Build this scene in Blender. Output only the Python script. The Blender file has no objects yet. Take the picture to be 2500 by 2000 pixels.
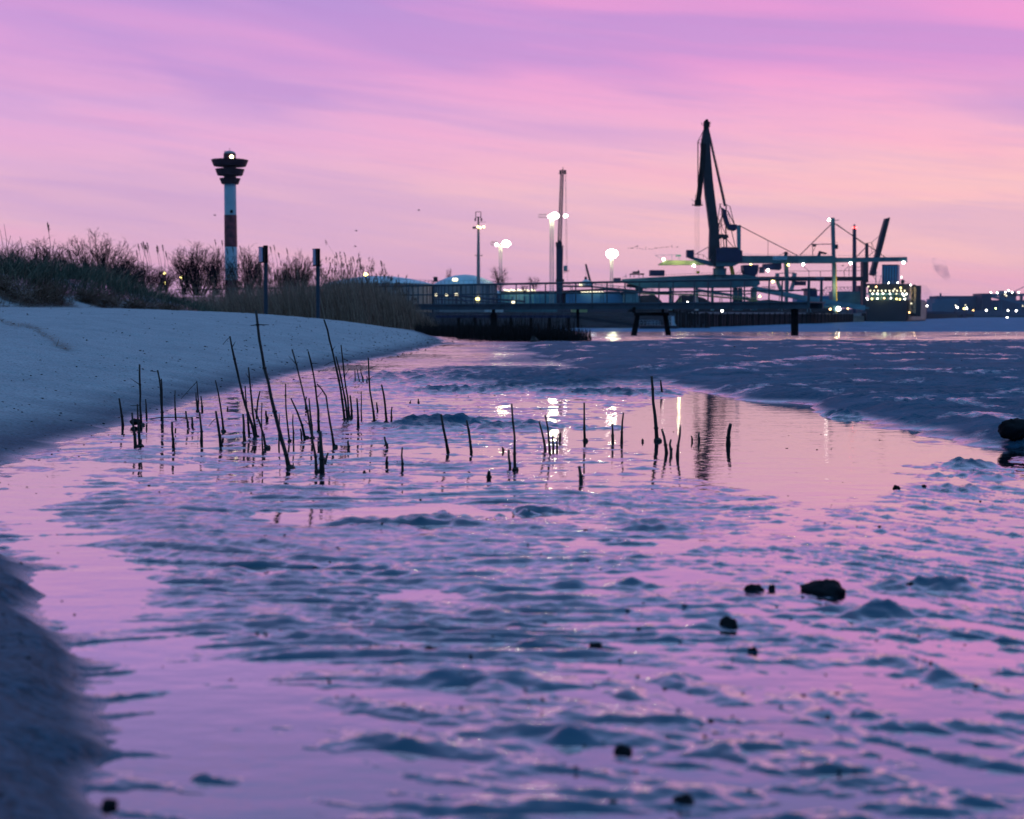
import bpy, bmesh, math, random
import numpy as np
from mathutils import Vector, Matrix
R = math.radians
random.seed(7)
S = bpy.context.scene
COL = S.collection
# ------------------------------------------------------------------ camera
HC = 0.55                                  # the camera sits low above the mud
F = 3472.2                                 # focal length in photo pixels (50 mm on 36 mm)
PITCH = math.atan(232.0 / F)
cam_d = bpy.data.cameras.new('camera'); cam = bpy.data.objects.new('camera', cam_d); COL.objects.link(cam)
cam.location = (0, 0, HC); cam.rotation_euler = (math.pi / 2 - PITCH, 0, 0)
cam_d.lens = 50; cam_d.sensor_width = 36; cam_d.clip_start = 0.05; cam_d.clip_end = 20000
cam_d.dof.use_dof = True; cam_d.dof.focus_distance = 8.0; cam_d.dof.aperture_fstop = 5.0
S.camera = cam
S.render.resolution_x = 1024; S.render.resolution_y = 819
# ------------------------------------------------------------------ world: dusk sky
def s2l(c):
    return tuple((v / 255 / 12.92) if v / 255 <= 0.04045 else ((v / 255 + 0.055) / 1.055) ** 2.4 for v in c)
W = bpy.data.worlds.new('World'); S.world = W; W.use_nodes = True
wt = W.node_tree; wt.nodes.clear()
def N(t, kind, **kw):
    n = t.nodes.new(kind)
    for k, v in kw.items():
        if k.startswith('_'): setattr(n, k[1:], v)
        else: n.inputs[k.replace('__', ' ')].default_value = v
    return n
def Lk(t, a, b): t.links.new(a, b)
def ramp(t, fac, stops, interp='LINEAR'):
    n = t.nodes.new('ShaderNodeValToRGB'); cr = n.color_ramp; cr.interpolation = interp
    while len(cr.elements) > 1: cr.elements.remove(cr.elements[-1])
    cr.elements[0].position = stops[0][0]; cr.elements[0].color = (*stops[0][1], 1)
    for p, c in stops[1:]:
        e = cr.elements.new(p); e.color = (*c, 1)
    Lk(t, fac, n.inputs[0]); return n.outputs[0]
def mth(t, op, a, b=None, c=None, clamp=False):
    n = t.nodes.new('ShaderNodeMath'); n.operation = op; n.use_clamp = clamp
    for i, v in enumerate((a, b, c)):
        if v is None: continue
        if isinstance(v, (int, float)): n.inputs[i].default_value = v
        else: Lk(t, v, n.inputs[i])
    return n.outputs[0]
def mixc(t, f, a, b, mode='MIX'):
    n = t.nodes.new('ShaderNodeMix'); n.data_type = 'RGBA'; n.blend_type = mode
    for s_, v in ((n.inputs[0], f), (n.inputs[6], a), (n.inputs[7], b)):
        if isinstance(v, (int, float)): s_.default_value = v
        elif isinstance(v, tuple): s_.default_value = (*v, 1) if len(v) == 3 else v
        else: Lk(t, v, s_)
    return n.outputs[2]
tc = wt.nodes.new('ShaderNodeTexCoord'); sp = wt.nodes.new('ShaderNodeSeparateXYZ'); Lk(wt, tc.outputs['Generated'], sp.inputs[0])
sx, sy, sz = sp.outputs
zc = mth(wt, 'MAXIMUM', sz, 0.0)
# cloud streaks: azimuth against elevation, slightly tilted, wind-drawn
az = mth(wt, 'ARCTAN2', sx, sy)
def streak(sa, sz_, tilt, seed, detail=3.0, rough=0.5):
    zz = mth(wt, 'ADD', zc, mth(wt, 'MULTIPLY', az, tilt))
    cb = wt.nodes.new('ShaderNodeCombineXYZ'); Lk(wt, mth(wt, 'MULTIPLY', az, sa), cb.inputs[0]); Lk(wt, mth(wt, 'MULTIPLY', zz, sz_), cb.inputs[1]); cb.inputs[2].default_value = seed
    n = N(wt, 'ShaderNodeTexNoise', Scale=1.0, Detail=detail, Roughness=rough); Lk(wt, cb.outputs[0], n.inputs['Vector']); n.inputs['Distortion'].default_value = 0.4
    return n.outputs[0]
n1 = streak(2.6, 24.0, 0.13, 3.1)
n2 = streak(7.0, 85.0, 0.10, 9.7, 4.0, 0.55); n3 = streak(13.0, 230.0, 0.12, 4.4, 5.0, 0.6)
warp = mth(wt, 'MULTIPLY', mth(wt, 'SUBTRACT', n1, 0.5), 0.055)
zw = mth(wt, 'ADD', zc, mth(wt, 'MULTIPLY', warp, mth(wt, 'MULTIPLY', zc, 6.0, clamp=True)), clamp=True)
front = ramp(wt, zw, [(0.0, s2l((214, 160, 192))), (0.02, s2l((228, 170, 194))), (0.04, s2l((240, 184, 198))), (0.06, s2l((244, 190, 198))),
    (0.085, s2l((244, 190, 202))), (0.115, s2l((238, 178, 212))), (0.14, s2l((230, 172, 214))), (0.17, s2l((226, 160, 212))), (0.2, s2l((206, 150, 212))),
    (0.23, s2l((180, 140, 210))), (0.3, s2l((142, 130, 200))), (0.4, s2l((112, 146, 208))), (0.6, s2l((104, 164, 216))), (1.0, s2l((112, 176, 226)))])
back = ramp(wt, zc, [(0.0, s2l((48, 74, 112))), (0.08, s2l((56, 84, 128))), (0.2, s2l((72, 110, 164))), (0.4, s2l((98, 150, 206))), (1.0, s2l((112, 176, 226)))])
fb = N(wt, 'ShaderNodeMapRange', _interpolation_type='SMOOTHSTEP'); Lk(wt, sy, fb.inputs[0]); fb.inputs[1].default_value = -0.1; fb.inputs[2].default_value = 0.75
sky = mixc(wt, fb.outputs[0], back, front)
# the left of the view is more violet, the right more peach where the sun went down
side = N(wt, 'ShaderNodeMapRange', _interpolation_type='SMOOTHSTEP'); Lk(wt, az, side.inputs[0]); side.inputs[1].default_value = -0.36; side.inputs[2].default_value = 0.36
peachz = mth(wt, 'MULTIPLY', fb.outputs[0], ramp(wt, zc, [(0.0, (.1,)*3), (0.05, (1,)*3), (0.1, (1,)*3), (0.17, (.3,)*3), (0.3, (0,)*3)]))
sky = mixc(wt, mth(wt, 'MULTIPLY', mth(wt, 'MULTIPLY', side.outputs[0], peachz), 0.75), sky, s2l((250, 194, 190)))
vz = mth(wt, 'MULTIPLY', fb.outputs[0], mth(wt, 'SUBTRACT', 1.0, side.outputs[0]))
sky = mixc(wt, mth(wt, 'MULTIPLY', vz, 0.3), sky, s2l((180, 150, 208)))
topright = mth(wt, 'MULTIPLY', mth(wt, 'MULTIPLY', side.outputs[0], fb.outputs[0]), ramp(wt, zc, [(0.1, (0,)*3), (0.17, (1,)*3), (0.25, (.6,)*3), (0.32, (0,)*3)]))
sky = mixc(wt, mth(wt, 'MULTIPLY', topright, 0.55), sky, s2l((240, 140, 206)))
# darker violet cloud bands
cb1 = ramp(wt, n1, [(0.46, (0,)*3), (0.62, (1,)*3)]); cb2 = ramp(wt, n2, [(0.5, (0,)*3), (0.72, (1,)*3)])
sky = mixc(wt, mth(wt, 'MULTIPLY', mth(wt, 'MULTIPLY', cb1, mth(wt, 'MULTIPLY', fb.outputs[0], ramp(wt, zc, [(0.03, (.35,)*3), (0.13, (1,)*3)]))), 0.44), sky, s2l((166, 140, 208)))
sky = mixc(wt, mth(wt, 'MULTIPLY', mth(wt, 'MULTIPLY', cb2, fb.outputs[0]), 0.2), sky, s2l((180, 140, 200)))
sky = mixc(wt, mth(wt, 'MULTIPLY', mth(wt, 'MULTIPLY', ramp(wt, n3, [(0.45, (0,)*3), (0.7, (1,)*3)]), fb.outputs[0]), 0.16), sky, s2l((190, 158, 214)))
cb3 = ramp(wt, n1, [(0.3, (1,)*3), (0.48, (0,)*3)])
sky = mixc(wt, mth(wt, 'MULTIPLY', mth(wt, 'MULTIPLY', cb3, fb.outputs[0]), 0.25), sky, s2l((252, 160, 202)))
# overhead the dusk sky is blue and still bright
up = N(wt, 'ShaderNodeMapRange', _interpolation_type='SMOOTHSTEP'); Lk(wt, zc, up.inputs[0]); up.inputs[1].default_value = 0.33; up.inputs[2].default_value = 0.8; up.inputs[3].default_value = 1.0; up.inputs[4].default_value = 1.2
bg = wt.nodes.new('ShaderNodeBackground'); Lk(wt, sky, bg.inputs[0]); Lk(wt, up.outputs[0], bg.inputs[1])
wo = wt.nodes.new('ShaderNodeOutputWorld'); Lk(wt, bg.outputs[0], wo.inputs[0])
# ------------------------------------------------------------------ the last light, just above the horizon on the right
sd = bpy.data.lights.new('sun', 'SUN'); sun = bpy.data.objects.new('sun', sd); COL.objects.link(sun)
sd.energy = 0.06; sd.angle = R(16); sd.color = (1.0, 0.62, 0.55)
sun.rotation_euler = Vector((-1.0, -1.0, -0.12)).to_track_quat('-Z', 'Y').to_euler()
# ------------------------------------------------------------------ exposure, sampling
S.view_settings.view_transform = 'Standard'; S.view_settings.look = 'None'; S.view_settings.exposure = 0.12; S.view_settings.gamma = 1
S.render.engine = 'CYCLES'
S.cycles.use_denoising = True
S.cycles.max_bounces = 6; S.cycles.diffuse_bounces = 2; S.cycles.glossy_bounces = 3; S.cycles.transmission_bounces = 2; S.cycles.volume_bounces = 0
S.cycles.caustics_reflective = False; S.cycles.caustics_refractive = False
S.cycles.sample_clamp_indirect = 4.0
# ------------------------------------------------------------------ helpers
CP, SP_ = math.cos(PITCH), math.sin(PITCH)
def P(px, py, Y):
    """the place in the world that the photo shows at (px, py), Y metres away along the ground"""
    u = (px - 1250) / F; v = (1000 - py) / F
    t = Y / (v * SP_ + CP)
    return Vector((u * t, Y, HC + t * (v * CP - SP_)))
def G(px, py, z=0.0):
    u = (px - 1250) / F; v = (1000 - py) / F
    dz = v * CP - SP_
    t = (z - HC) / dz
    return (u * t, t * (v * SP_ + CP))
def tag(o, label=None, cat=None, group=None, kind=None):
    if label: o['label'] = label
    if cat: o['category'] = cat
    if group: o['group'] = group
    if kind: o['kind'] = kind
    return o
def empty(name, loc, label=None, cat=None, group=None):
    o = bpy.data.objects.new(name, None); COL.objects.link(o); o.location = loc
    o.empty_display_size = 0.1
    return tag(o, label, cat, group)
_perm = np.random.RandomState(11).permutation(4096)
_ga = np.random.RandomState(5).rand(4096) * 2 * math.pi
_gx, _gy = np.cos(_ga), np.sin(_ga)
def perlin(x, y, seed=0):
    xi = np.floor(x).astype(np.int64); yi = np.floor(y).astype(np.int64)
    xf = x - xi; yf = y - yi
    u = xf * xf * xf * (xf * (xf * 6 - 15) + 10); v = yf * yf * yf * (yf * (yf * 6 - 15) + 10)
    def g(ix, iy, dx, dy):
        h = _perm[(_perm[(ix + seed * 131) & 4095] + iy) & 4095]
        return _gx[h] * dx + _gy[h] * dy
    a = g(xi, yi, xf, yf); b = g(xi + 1, yi, xf - 1, yf); c = g(xi, yi + 1, xf, yf - 1); d = g(xi + 1, yi + 1, xf - 1, yf - 1)
    return (a + u * (b - a) + v * (c + u * (d - c) - a - u * (b - a))) * 1.5
def fbm(x, y, oct=4, seed=0, gain=0.5):
    r = 0; a = 1.0
    for i in range(oct):
        r = r + a * perlin(x, y, seed + i); x = x * 2.03 + 7.1; y = y * 2.03 + 3.7; a *= gain
    return r
def sstep(a, b, x):
    t = np.clip((x - a) / (b - a), 0, 1); return t * t * (3 - 2 * t)
def grid_mesh(name, X, Y, Z, attrs=None, flip=False):
    r, c = X.shape
    me = bpy.data.meshes.new(name)
    co = np.stack([X, Y, Z], -1).reshape(-1, 3).astype(np.float32)
    idx = np.arange(r * c).reshape(r, c)
    q = np.stack([idx[:-1, :-1], idx[:-1, 1:], idx[1:, 1:], idx[1:, :-1]], -1).reshape(-1, 4)
    n = len(q)
    me.vertices.add(len(co)); me.vertices.foreach_set('co', co.ravel())
    me.loops.add(n * 4); me.loops.foreach_set('vertex_index', q.ravel().astype(np.int32))
    me.polygons.add(n); me.polygons.foreach_set('loop_start', (np.arange(n) * 4).astype(np.int32))
    try: me.polygons.foreach_set('loop_total', np.full(n, 4, np.int32))
    except Exception: pass
    me.update(calc_edges=True)
    me.polygons.foreach_set('use_smooth', np.ones(n, bool))
    for k, a in (attrs or {}).items():
        at = me.attributes.new(k, 'FLOAT', 'POINT'); at.data.foreach_set('value', a.ravel().astype(np.float32))
    o = bpy.data.objects.new(name, me); COL.objects.link(o)
    return o
# ------------------------------------------------------------------ materials
def mat(name, col, rough=0.6, metal=0.0, ior=1.45, var=0.0, vscale=3.0, bump=0.0, bscale=20.0, emis=None, estr=0.0):
    m = bpy.data.materials.new(name); m.use_nodes = True; t = m.node_tree
    b = t.nodes['Principled BSDF']
    b.inputs['Base Color'].default_value = (*col, 1); b.inputs['Roughness'].default_value = rough; b.inputs['Metallic'].default_value = metal; b.inputs['IOR'].default_value = ior
    if var or bump:
        tcn = t.nodes.new('ShaderNodeTexCoord')
        if var:
            n = N(t, 'ShaderNodeTexNoise', Scale=vscale, Detail=5.0, Roughness=0.6); Lk(t, tcn.outputs['Object'], n.inputs['Vector'])
            lo = tuple(c * (1 - var) for c in col); hi = tuple(min(1, c * (1 + var)) for c in col)
            Lk(t, ramp(t, n.outputs[0], [(0.3, lo), (0.7, hi)]), b.inputs['Base Color'])
        if bump:
            n = N(t, 'ShaderNodeTexNoise', Scale=bscale, Detail=4.0); Lk(t, tcn.outputs['Object'], n.inputs['Vector'])
            bn = N(t, 'ShaderNodeBump', Strength=0.6, Distance=bump); Lk(t, n.outputs[0], bn.inputs['Height']); Lk(t, bn.outputs[0], b.inputs['Normal'])
    if rough > .7: b.inputs['Specular IOR Level'].default_value = .08
    if emis: b.inputs['Emission Color'].default_value = (*emis, 1); b.inputs['Emission Strength'].default_value = estr
    return m
# ------------------------------------------------------------------ the ground: mud flat, beach and bank, one sheet to the river
RIVER_Z = -2.45
SHORE_Y = np.array([-3, 0.8, 1.2, 1.55, 2.0, 2.5, 3.07, 4.0, 5.13, 8.2, 12.6, 18.7, 26.5, 32, 45, 60, 90])
SHORE_X = np.array([-.25, -.3, -.36, -.42, -.6, -.8, -1.05, -1.55, -1.85, -1.97, -2.0, -1.6, -1.25, -1.6, -2.9, -4.1, -6])
BANK = [G(*p, .06) for p in ((1640, 905), (1655, 928), (1740, 940), (1830, 957), (1960, 968), (2040, 985), (2050, 1003), (2130, 1012), (2250, 1022), (2285, 1055), (2440, 1062), (2460, 1085), (2600, 1090))]
BANK = np.array([(0.2, 25.0), (0.4, 16.0), (1.0, 12.6)] + BANK + [(14, 6.0), (30, 9.0), (30, 27.0), (2.0, 27.0)])
def poly_sd(x, y, poly):
    """signed distance, positive inside"""
    d = np.full(x.shape, 1e9); inside = np.zeros(x.shape, bool)
    n = len(poly)
    for i in range(n):
        ax, ay = poly[i]; bx, by = poly[(i + 1) % n]
        ex, ey = bx - ax, by - ay
        t = np.clip(((x - ax) * ex + (y - ay) * ey) / (ex * ex + ey * ey + 1e-12), 0, 1)
        d = np.minimum(d, np.hypot(x - ax - t * ex, y - ay - t * ey))
        c = ((ay > y) != (by > y)) & (x < (bx - ax) * (y - ay) / ((by - ay) if abs(by - ay) > 1e-9 else 1e-9) + ax)
        inside ^= c
    return np.where(inside, d, -d)
# lumps and hollows of the mud: where they lie (photo px on the flat), half sizes, height in m
BLOBS = [(1530, 1430, 140, 9, .022), (2211, 1433, 75, 9, .02), (2321, 1440, 50, 13, .022), (2089, 1495, 80, 9, .018),
 (1328, 1576, 40, 11, .018), (1390, 1606, 34, 8, .014), (1810, 1587, 34, 9, .016), (1645, 1655, 50, 18, .018), (1735, 1702, 66, 10, .014),
 (1795, 1832, 66, 25, .022), (1530, 1840, 60, 20, .022), (1400, 1800, 44, 18, .018), (1600, 1765, 140, 11, .014), (1160, 1672, 95, 20, .02),
 (1240, 1802, 180, 22, .014), (565, 1890, 70, 32, .02), (1690, 1960, 90, 24, .018), (900, 1820, 160, 16, .012),
 (1200, 1042, 240, 12, .026), (950, 1277, 140, 14, .022), (850, 1256, 260, 12, -.035), (2340, 1137, 85, 7, .022), (2370, 1165, 85, 7, .02), (2350, 1194, 55, 9, .02),
 (2055, 1017, 34, 7, .04), (2226, 1038, 20, 4, .03), (1340, 945, 130, 8, .03), (1120, 955, 120, 8, .028), (1500, 962, 140, 9, .028), (1250, 920, 330, 22, .03), (1080, 1030, 80, 9, .03),
 (1500, 1380, 120, 10, .012), (1240, 1500, 90, 10, .014), (1320, 1530, 60, 9, .014), (700, 1560, 120, 10, .012), (340, 1440, 110, 10, .012), (1600, 1290, 80, 10, .018),
 (2250, 1500, 160, 12, .014), (2400, 1590, 120, 12, .014), (2200, 1620, 110, 12, .014), (2050, 1740, 130, 14, .014), (2300, 1780, 130, 12, .014), (2000, 1880, 100, 16, .016),
 (1280, 1255, 100, 10, -.03), (760, 1400, 240, 16, -.02), (1560, 1330, 180, 14, -.02), (2300, 1650, 150, 14, -.02), (2350, 1570, 120, 14, -.02), (1080, 1450, 180, 14, -.018), (1450, 1700, 90, 22, -.02), (380, 1790, 90, 40, -.012), (270, 1640, 80, 30, -.014)]
def blobs(x, y):
    r = np.zeros(x.shape)
    for px, py, rx, ry, h in BLOBS:
        cx, cy = G(px, py); _, y2 = G(px, py + ry)
        wy = max(abs(cy - y2), 0.02); wx = rx * cy / F * 1.35
        wob = 1 + 0.5 * perlin(x / wx * 1.7 + px, y / wy * 1.1, 3)
        q = ((x - cx) / wx) ** 2 + ((y - cy) / wy) ** 2
        r = r + h * np.exp(-np.minimum(q * wob, 30) ** 1.8)
    return r
POOLS = [np.array([G(*p) for p in q]) for q in (
    [(1560, 1010), (1640, 965), (1700, 935), (1830, 965), (2040, 1000), (2240, 1030), (2280, 1062), (2450, 1090), (2500, 1125), (2250, 1118), (2150, 1190), (2000, 1240), (1840, 1185), (1700, 1160), (1580, 1075), (1340, 1062), (1330, 1050)],
    [(670, 1278), (730, 1245), (1120, 1238), (1130, 1252), (860, 1260), (800, 1285)],
    [(60, 1430), (130, 1400), (330, 1405), (250, 1470), (180, 1530)])]
def terrain(x, y, fine=True):
    x = np.asarray(x, float); y = np.asarray(y, float)
    xs = np.interp(y, SHORE_Y, SHORE_X)
    jag = 0.10 * perlin(x * .4, y * 2.2, 40) + 0.05 * perlin(x * 3, y * 6, 41)
    jag = jag + (.07 * perlin(x * 2.2, y * 3.4, 42) + .07 * perlin(x * 7, y * 9, 43)) * (1 - sstep(3.5, 5, y))
    s = xs + jag * np.clip(y / 8, .45, 1) - x                        # metres inland of the water's edge
    # the flat falls to the river
    base = np.interp(y, [-5, 26, 30, 34, 45, 70, 120, 200, 260, 400], [0, 0, .03, .02, -.12, -.55, -1.05, -1.92, -2.6, -3.4])
    base = base + np.where(y > 34, 0.02 * perlin(x * .12, y * .08, 60) * np.minimum(1, (y - 34) / 10), 0)
    land = -1.0
    # mud relief
    w = sstep(-.1, .5, x / (y + .4))
    ax = x + .12 * perlin(x * 1.3, y * 1.3, 70) + 0; ay = y + .16 * perlin(x * 1.3 + 9, y * 1.6, 71)
    fs = np.interp(y, [1, 5, 10, 20], [1.15, 1.0, .75, .5])
    A = fbm(ax * 1.7 * fs, ay * 11.5 * fs, 5, 1, .66)
    B = fbm((ax * .62 - ay * .78) * 1.7 * fs, (ax * .78 + ay * .62) * 14.0 * fs, 5, 11, .68)
    m = (1 - w) * A + w * B
    big = perlin(x * .55, y * .9, 20)
    rel = .0067 * m + .0036 * big - .0014 + .0046 * sstep(.4, -.4, x) * (1 - sstep(3, 4.5, y)) + (.0066 * (1 - 2.6 * np.abs(perlin((ax * .62 - ay * .78) * 2.5 * fs, (ax * .78 + ay * .62) * 16 * fs, 66))) * w + .0053 * (1 - 2.6 * np.abs(perlin(ax * 2.1 * fs, ay * 17 * fs, 67))) * (1 - w)) * (1 - .6 * sstep(7, 14, y)) + .0016 * fbm(x * 19, y * 24, 3, 62, .65) * sstep(0, .6, y) * (1 - .5 * sstep(6, 14, y))
    pool = np.full(x.shape, -9.0)
    near = y < 34
    for q in POOLS: pool = np.maximum(pool, poly_sd(x, y, q))
    pf = sstep(-.12, .1, pool + .06 * perlin(x * 3, y * 4, 33))
    rel = rel * (1 - .75 * pf) - .010 * pf
    pz = sstep(-.3, .6, x) * sstep(4.2, 4.9, y) * (1 - sstep(6.6, 8, y)); rel = rel * (1 - .35 * pz) - .0028 * pz
    rel = rel + blobs(x, y) * np.interp(y, [2.2, 4], [.7, 1.0]) * (.38 + .9 * fbm(x * 7, y * 11, 3, 77, .6))
    rel = rel - .013 * np.exp(-((s + .15) / .15) ** 2) * (1 - sstep(4, 6, y)) * sstep(1.0, 1.6, y)
    # mid zone round the stalks: fine lumpy film
    mz = sstep(3.4, 4.6, y) * (1 - sstep(11, 14, y))
    rel = rel + (mz * (1 - pf)) * (.004 * perlin(x * 9, y * 9, 44) - .0022)
    # far part of the flat left of the channel: low mud rises out of it
    rel = rel + .022 * sstep(9.5, 12, y) * (1 - sstep(27, 30, y)) * sstep(-1.3, .4, x) + .012 * perlin(x * .7, y * .5, 47) * sstep(9, 14, y)
    if fine:
        rel = rel + .0026 * fbm(x * 8, y * 22, 3, 50, .7) + .0026 * (1 - np.abs(perlin(x * 3.5, y * 13, 55))) * sstep(2, 5, y)
    bd = poly_sd(x, y, BANK) + .18 * perlin(x * 1.6, y * 1.3, 31) + .08 * perlin(x * 5, y * 4, 32)
    bank = .062 * sstep(-.05, .35, bd) + .03 * sstep(.3, 3.0, bd)
    bank = bank * (1 - .95 * sstep(24, 28, y)) + sstep(0, .5, bd) * (.022 * perlin(x * .7, y * .6, 35) + .017 * fbm(x * 2.0, y * 7.0, 5, 36, .62) - .008) * (1 - .5 * sstep(20, 30, y))
    notch = np.exp(-(((x - 1.62) / .16) ** 2 + ((y - 11.2) / .5) ** 2)); bank = bank * (1 - .6 * notch)
    flat = base + rel * np.where(y > 34, .6, 1) + bank
    # beach
    H = np.interp(y, [0, 3, 6, 10, 24, 30, 36, 42, 50, 60, 80], [.16, .25, .42, .6, .70, .70, .63, .5, .27, .12, .05])
    L = np.interp(y, [0, 3, 6, 12, 30, 60], [1.6, 2.4, 4.2, 5.0, 5.0, 4.0])
    sp_ = np.maximum(s, 0)
    bz = H * (1 - np.exp(-(sp_ / L) ** 1.15 * 2.1)) + .004 * (s > 0)
    bz = bz + .03 * sstep(0, .12, s) * (1 - sstep(4, 6, y))
    bz = bz + np.minimum(sp_, 1) * (.012 * perlin(x * .5, y * .4, 80) + (.006 * fbm(x * 5, y * 7, 4, 81, .6) if fine else 0))
    bf = sstep(-.10 * np.clip(y / 5, .25, 1), .16 * np.clip(y / 5, .2, 1), s)
    # dune and the land behind it
    pxx = 1250 + F * x / np.maximum(y, 1)
    gedge = np.interp(pxx, [-300, 0, 60, 230, 330, 430, 520, 600], [25.0, 25.2, 25.8, 29, 33, 37.0, 44, 58])
    dune = np.interp(pxx, [-200, 0, 130, 220, 350, 450, 540, 640], [.85, .78, .72, .66, .52, .38, .22, 0]) * sstep(-1.6, 4.2, y - gedge) * (1 - .6 * sstep(42, 60, y)) * (1 + .3 * perlin(x * .3, y * .25, 91))
    z = flat * (1 - bf) + bf * (np.minimum(base, 0) * sstep(45, 70, y) + bz + dune)
    landf = sstep(66, 110, y) * sstep(0, 16, xs_land(y) - x)
    z = z * (1 - landf) + landf * (1.0 + .15 * perlin(x * .05, y * .05, 95))
    sand = bf * (1 - sstep(58, 75, y) * 0) 
    sand = sand * (1 - sstep(.1, 1.2, y - gedge + .4 * perlin(x * 2, y, 94)) * (1 - sstep(500, 640, pxx)) * (x < 0))
    return z, sand, s, bd
def xs_land(y): return np.interp(y, [0, 60, 100, 180, 260, 330, 400], [-4, -6, -14, -22, -24, -26, -26])
def ground_z(x, y): return float(terrain(np.array([x]), np.array([y]), False)[0][0])
NU = 840
u = np.concatenate([-.46 - np.geomspace(.02, 2.2, 26)[::-1], np.linspace(-.46, .46, NU), .46 + np.geomspace(.02, 2.2, 26)])
ys = [-1.5, -1.2, -.9, -.6, -.3, 0, .2, .35, .5, .6, .7, .8]
yv = .88
while yv < 340: ys.append(yv); yv += (.003 + .0022 * yv) if yv < 12 else .0055 * yv
ys = np.array(ys)
YY, UU = np.meshgrid(ys, u, indexing='ij'); XX = UU * (YY + 2.0)
ZZ, SAND, SS, BD = terrain(XX, YY)
wetf = sstep(-.02, .085, ZZ) 
mudflat = grid_mesh('mudflat', XX, YY, ZZ, {'sand': SAND, 'dry': np.where(SAND > .3, sstep(-.02, .12, ZZ) * sstep(3, 7, YY), 0), 'rise': np.clip(BD, -1, 1)})
tag(mudflat, kind='structure')
def wet_fresnel(t, nrm):
    """how much sky a wet surface mirrors: little face-on, most of it at a grazing angle"""
    f = N(t, 'ShaderNodeFresnel', IOR=1.33)
    if nrm is not None: Lk(t, nrm, f.inputs['Normal'])
    return ramp(t, f.outputs[0], [(.02, (.03,) * 3), (.03, (.045,) * 3), (.05, (.10,) * 3), (.09, (.29,) * 3), (.14, (.62,) * 3), (.25, (.92,) * 3), (.5, (.92,) * 3), (1, (1,) * 3)])
def ground_material():
    m = bpy.data.materials.new('mud_and_sand'); m.use_nodes = True; t = m.node_tree; b = t.nodes['Principled BSDF']
    tcn = t.nodes.new('ShaderNodeTexCoord'); V = tcn.outputs['Object']
    def att(n): a = t.nodes.new('ShaderNodeAttribute'); a.attribute_name = n; return a.outputs['Fac']
    sand, dry, rise = att('sand'), att('dry'), att('rise')
    nA = N(t, 'ShaderNodeTexNoise', Scale=2.2, Detail=7.0, Roughness=.62); Lk(t, V, nA.inputs['Vector'])
    nB = N(t, 'ShaderNodeTexNoise', Scale=60.0, Detail=5.0, Roughness=.6); Lk(t, V, nB.inputs['Vector'])
    mp = t.nodes.new('ShaderNodeMapping'); mp.inputs['Scale'].default_value = (.35, .22, 1); Lk(t, V, mp.inputs['Vector'])
    nC = N(t, 'ShaderNodeTexNoise', Scale=1.0, Detail=8.0, Roughness=.65); Lk(t, mp.outputs[0], nC.inputs['Vector'])
    sandc = ramp(t, nA.outputs[0], [(.25, (.235, .26, .29)), (.75, (.32, .34, .37))])
    speck = ramp(t, nB.outputs[0], [(.32, (.25,) * 3), (.42, (.85,) * 3), (.62, (1.15,) * 3)])
    sandc = mixc(t, .7, sandc, speck, 'MULTIPLY')
    wets = (.032, .060, .095)
    drier = ramp(t, mth(t, 'ADD', dry, mth(t, 'MULTIPLY', mth(t, 'SUBTRACT', nA.outputs[0], .5), .5)), [(.15, (0,) * 3), (.95, (1,) * 3)])
    sandc = mixc(t, drier, mixc(t, .8, wets, ramp(t, nB.outputs[0], [(.34, (.35,) * 3), (.5, (1,) * 3), (.66, (1.5,) * 3)]), 'MULTIPLY'), sandc)
    mudc = ramp(t, nA.outputs[0], [(.3, (.006, .020, .036)), (.7, (.014, .036, .058))])
    spz = t.nodes.new('ShaderNodeSeparateXYZ'); Lk(t, V, spz.inputs[0])
    hz = mth(t, 'ADD', spz.outputs[2], mth(t, 'MULTIPLY', mth(t, 'SUBTRACT', nC.outputs[0], .5), .01))
    film = ramp(t, hz, [(.0, (.05,) * 3), (.006, (.09,) * 3), (.014, (.20,) * 3), (.03, (.38,) * 3)])
    far = ramp(t, nC.outputs[0], [(.40, (.45,) * 3), (.50, (.08,) * 3)])
    fy = N(t, 'ShaderNodeMapRange'); Lk(t, spz.outputs[1], fy.inputs[0]); fy.inputs[1].default_value = 25; fy.inputs[2].default_value = 28
    film = mixc(t, fy.outputs[0], film, far)
    mp2 = t.nodes.new('ShaderNodeMapping'); mp2.inputs['Scale'].default_value = (1.1, .9, 1); Lk(t, V, mp2.inputs['Vector'])
    nD = N(t, 'ShaderNodeTexNoise', Scale=1.0, Detail=8.0, Roughness=.7); Lk(t, mp2.outputs[0], nD.inputs['Vector'])
    rm = mixc(t, ramp(t, rise, [(.0, (0,) * 3), (.2, (1,) * 3)]), film, ramp(t, nD.outputs[0], [(.55, (.40,) * 3), (.65, (.12,) * 3)]))
    rs = mixc(t, drier, (.5,) * 3, (.85,) * 3)
    out = t.nodes['Material Output']; df = t.nodes.new('ShaderNodeBsdfDiffuse'); Lk(t, mixc(t, sand, ramp(t, nA.outputs[0], [(.3, (.008, .042, .082)), (.7, (.026, .088, .150))]), sandc), df.inputs['Color'])
    b1 = N(t, 'ShaderNodeBump', Strength=1.0, Distance=.010); Lk(t, mixc(t, ramp(t, mixc(t, sand, rm, rs), [(.2, (0,)*3), (.4, (1,)*3)]), (.0012,)*3, (.009,)*3), b1.inputs['Distance']); Lk(t, nB.outputs[0], b1.inputs['Height'])
    gl = t.nodes.new('ShaderNodeBsdfGlossy'); gl.distribution = 'GGX'; Lk(t, mixc(t, sand, rm, rs), gl.inputs['Roughness']); Lk(t, b1.outputs[0], gl.inputs['Normal']); Lk(t, b1.outputs[0], df.inputs['Normal'])
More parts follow.
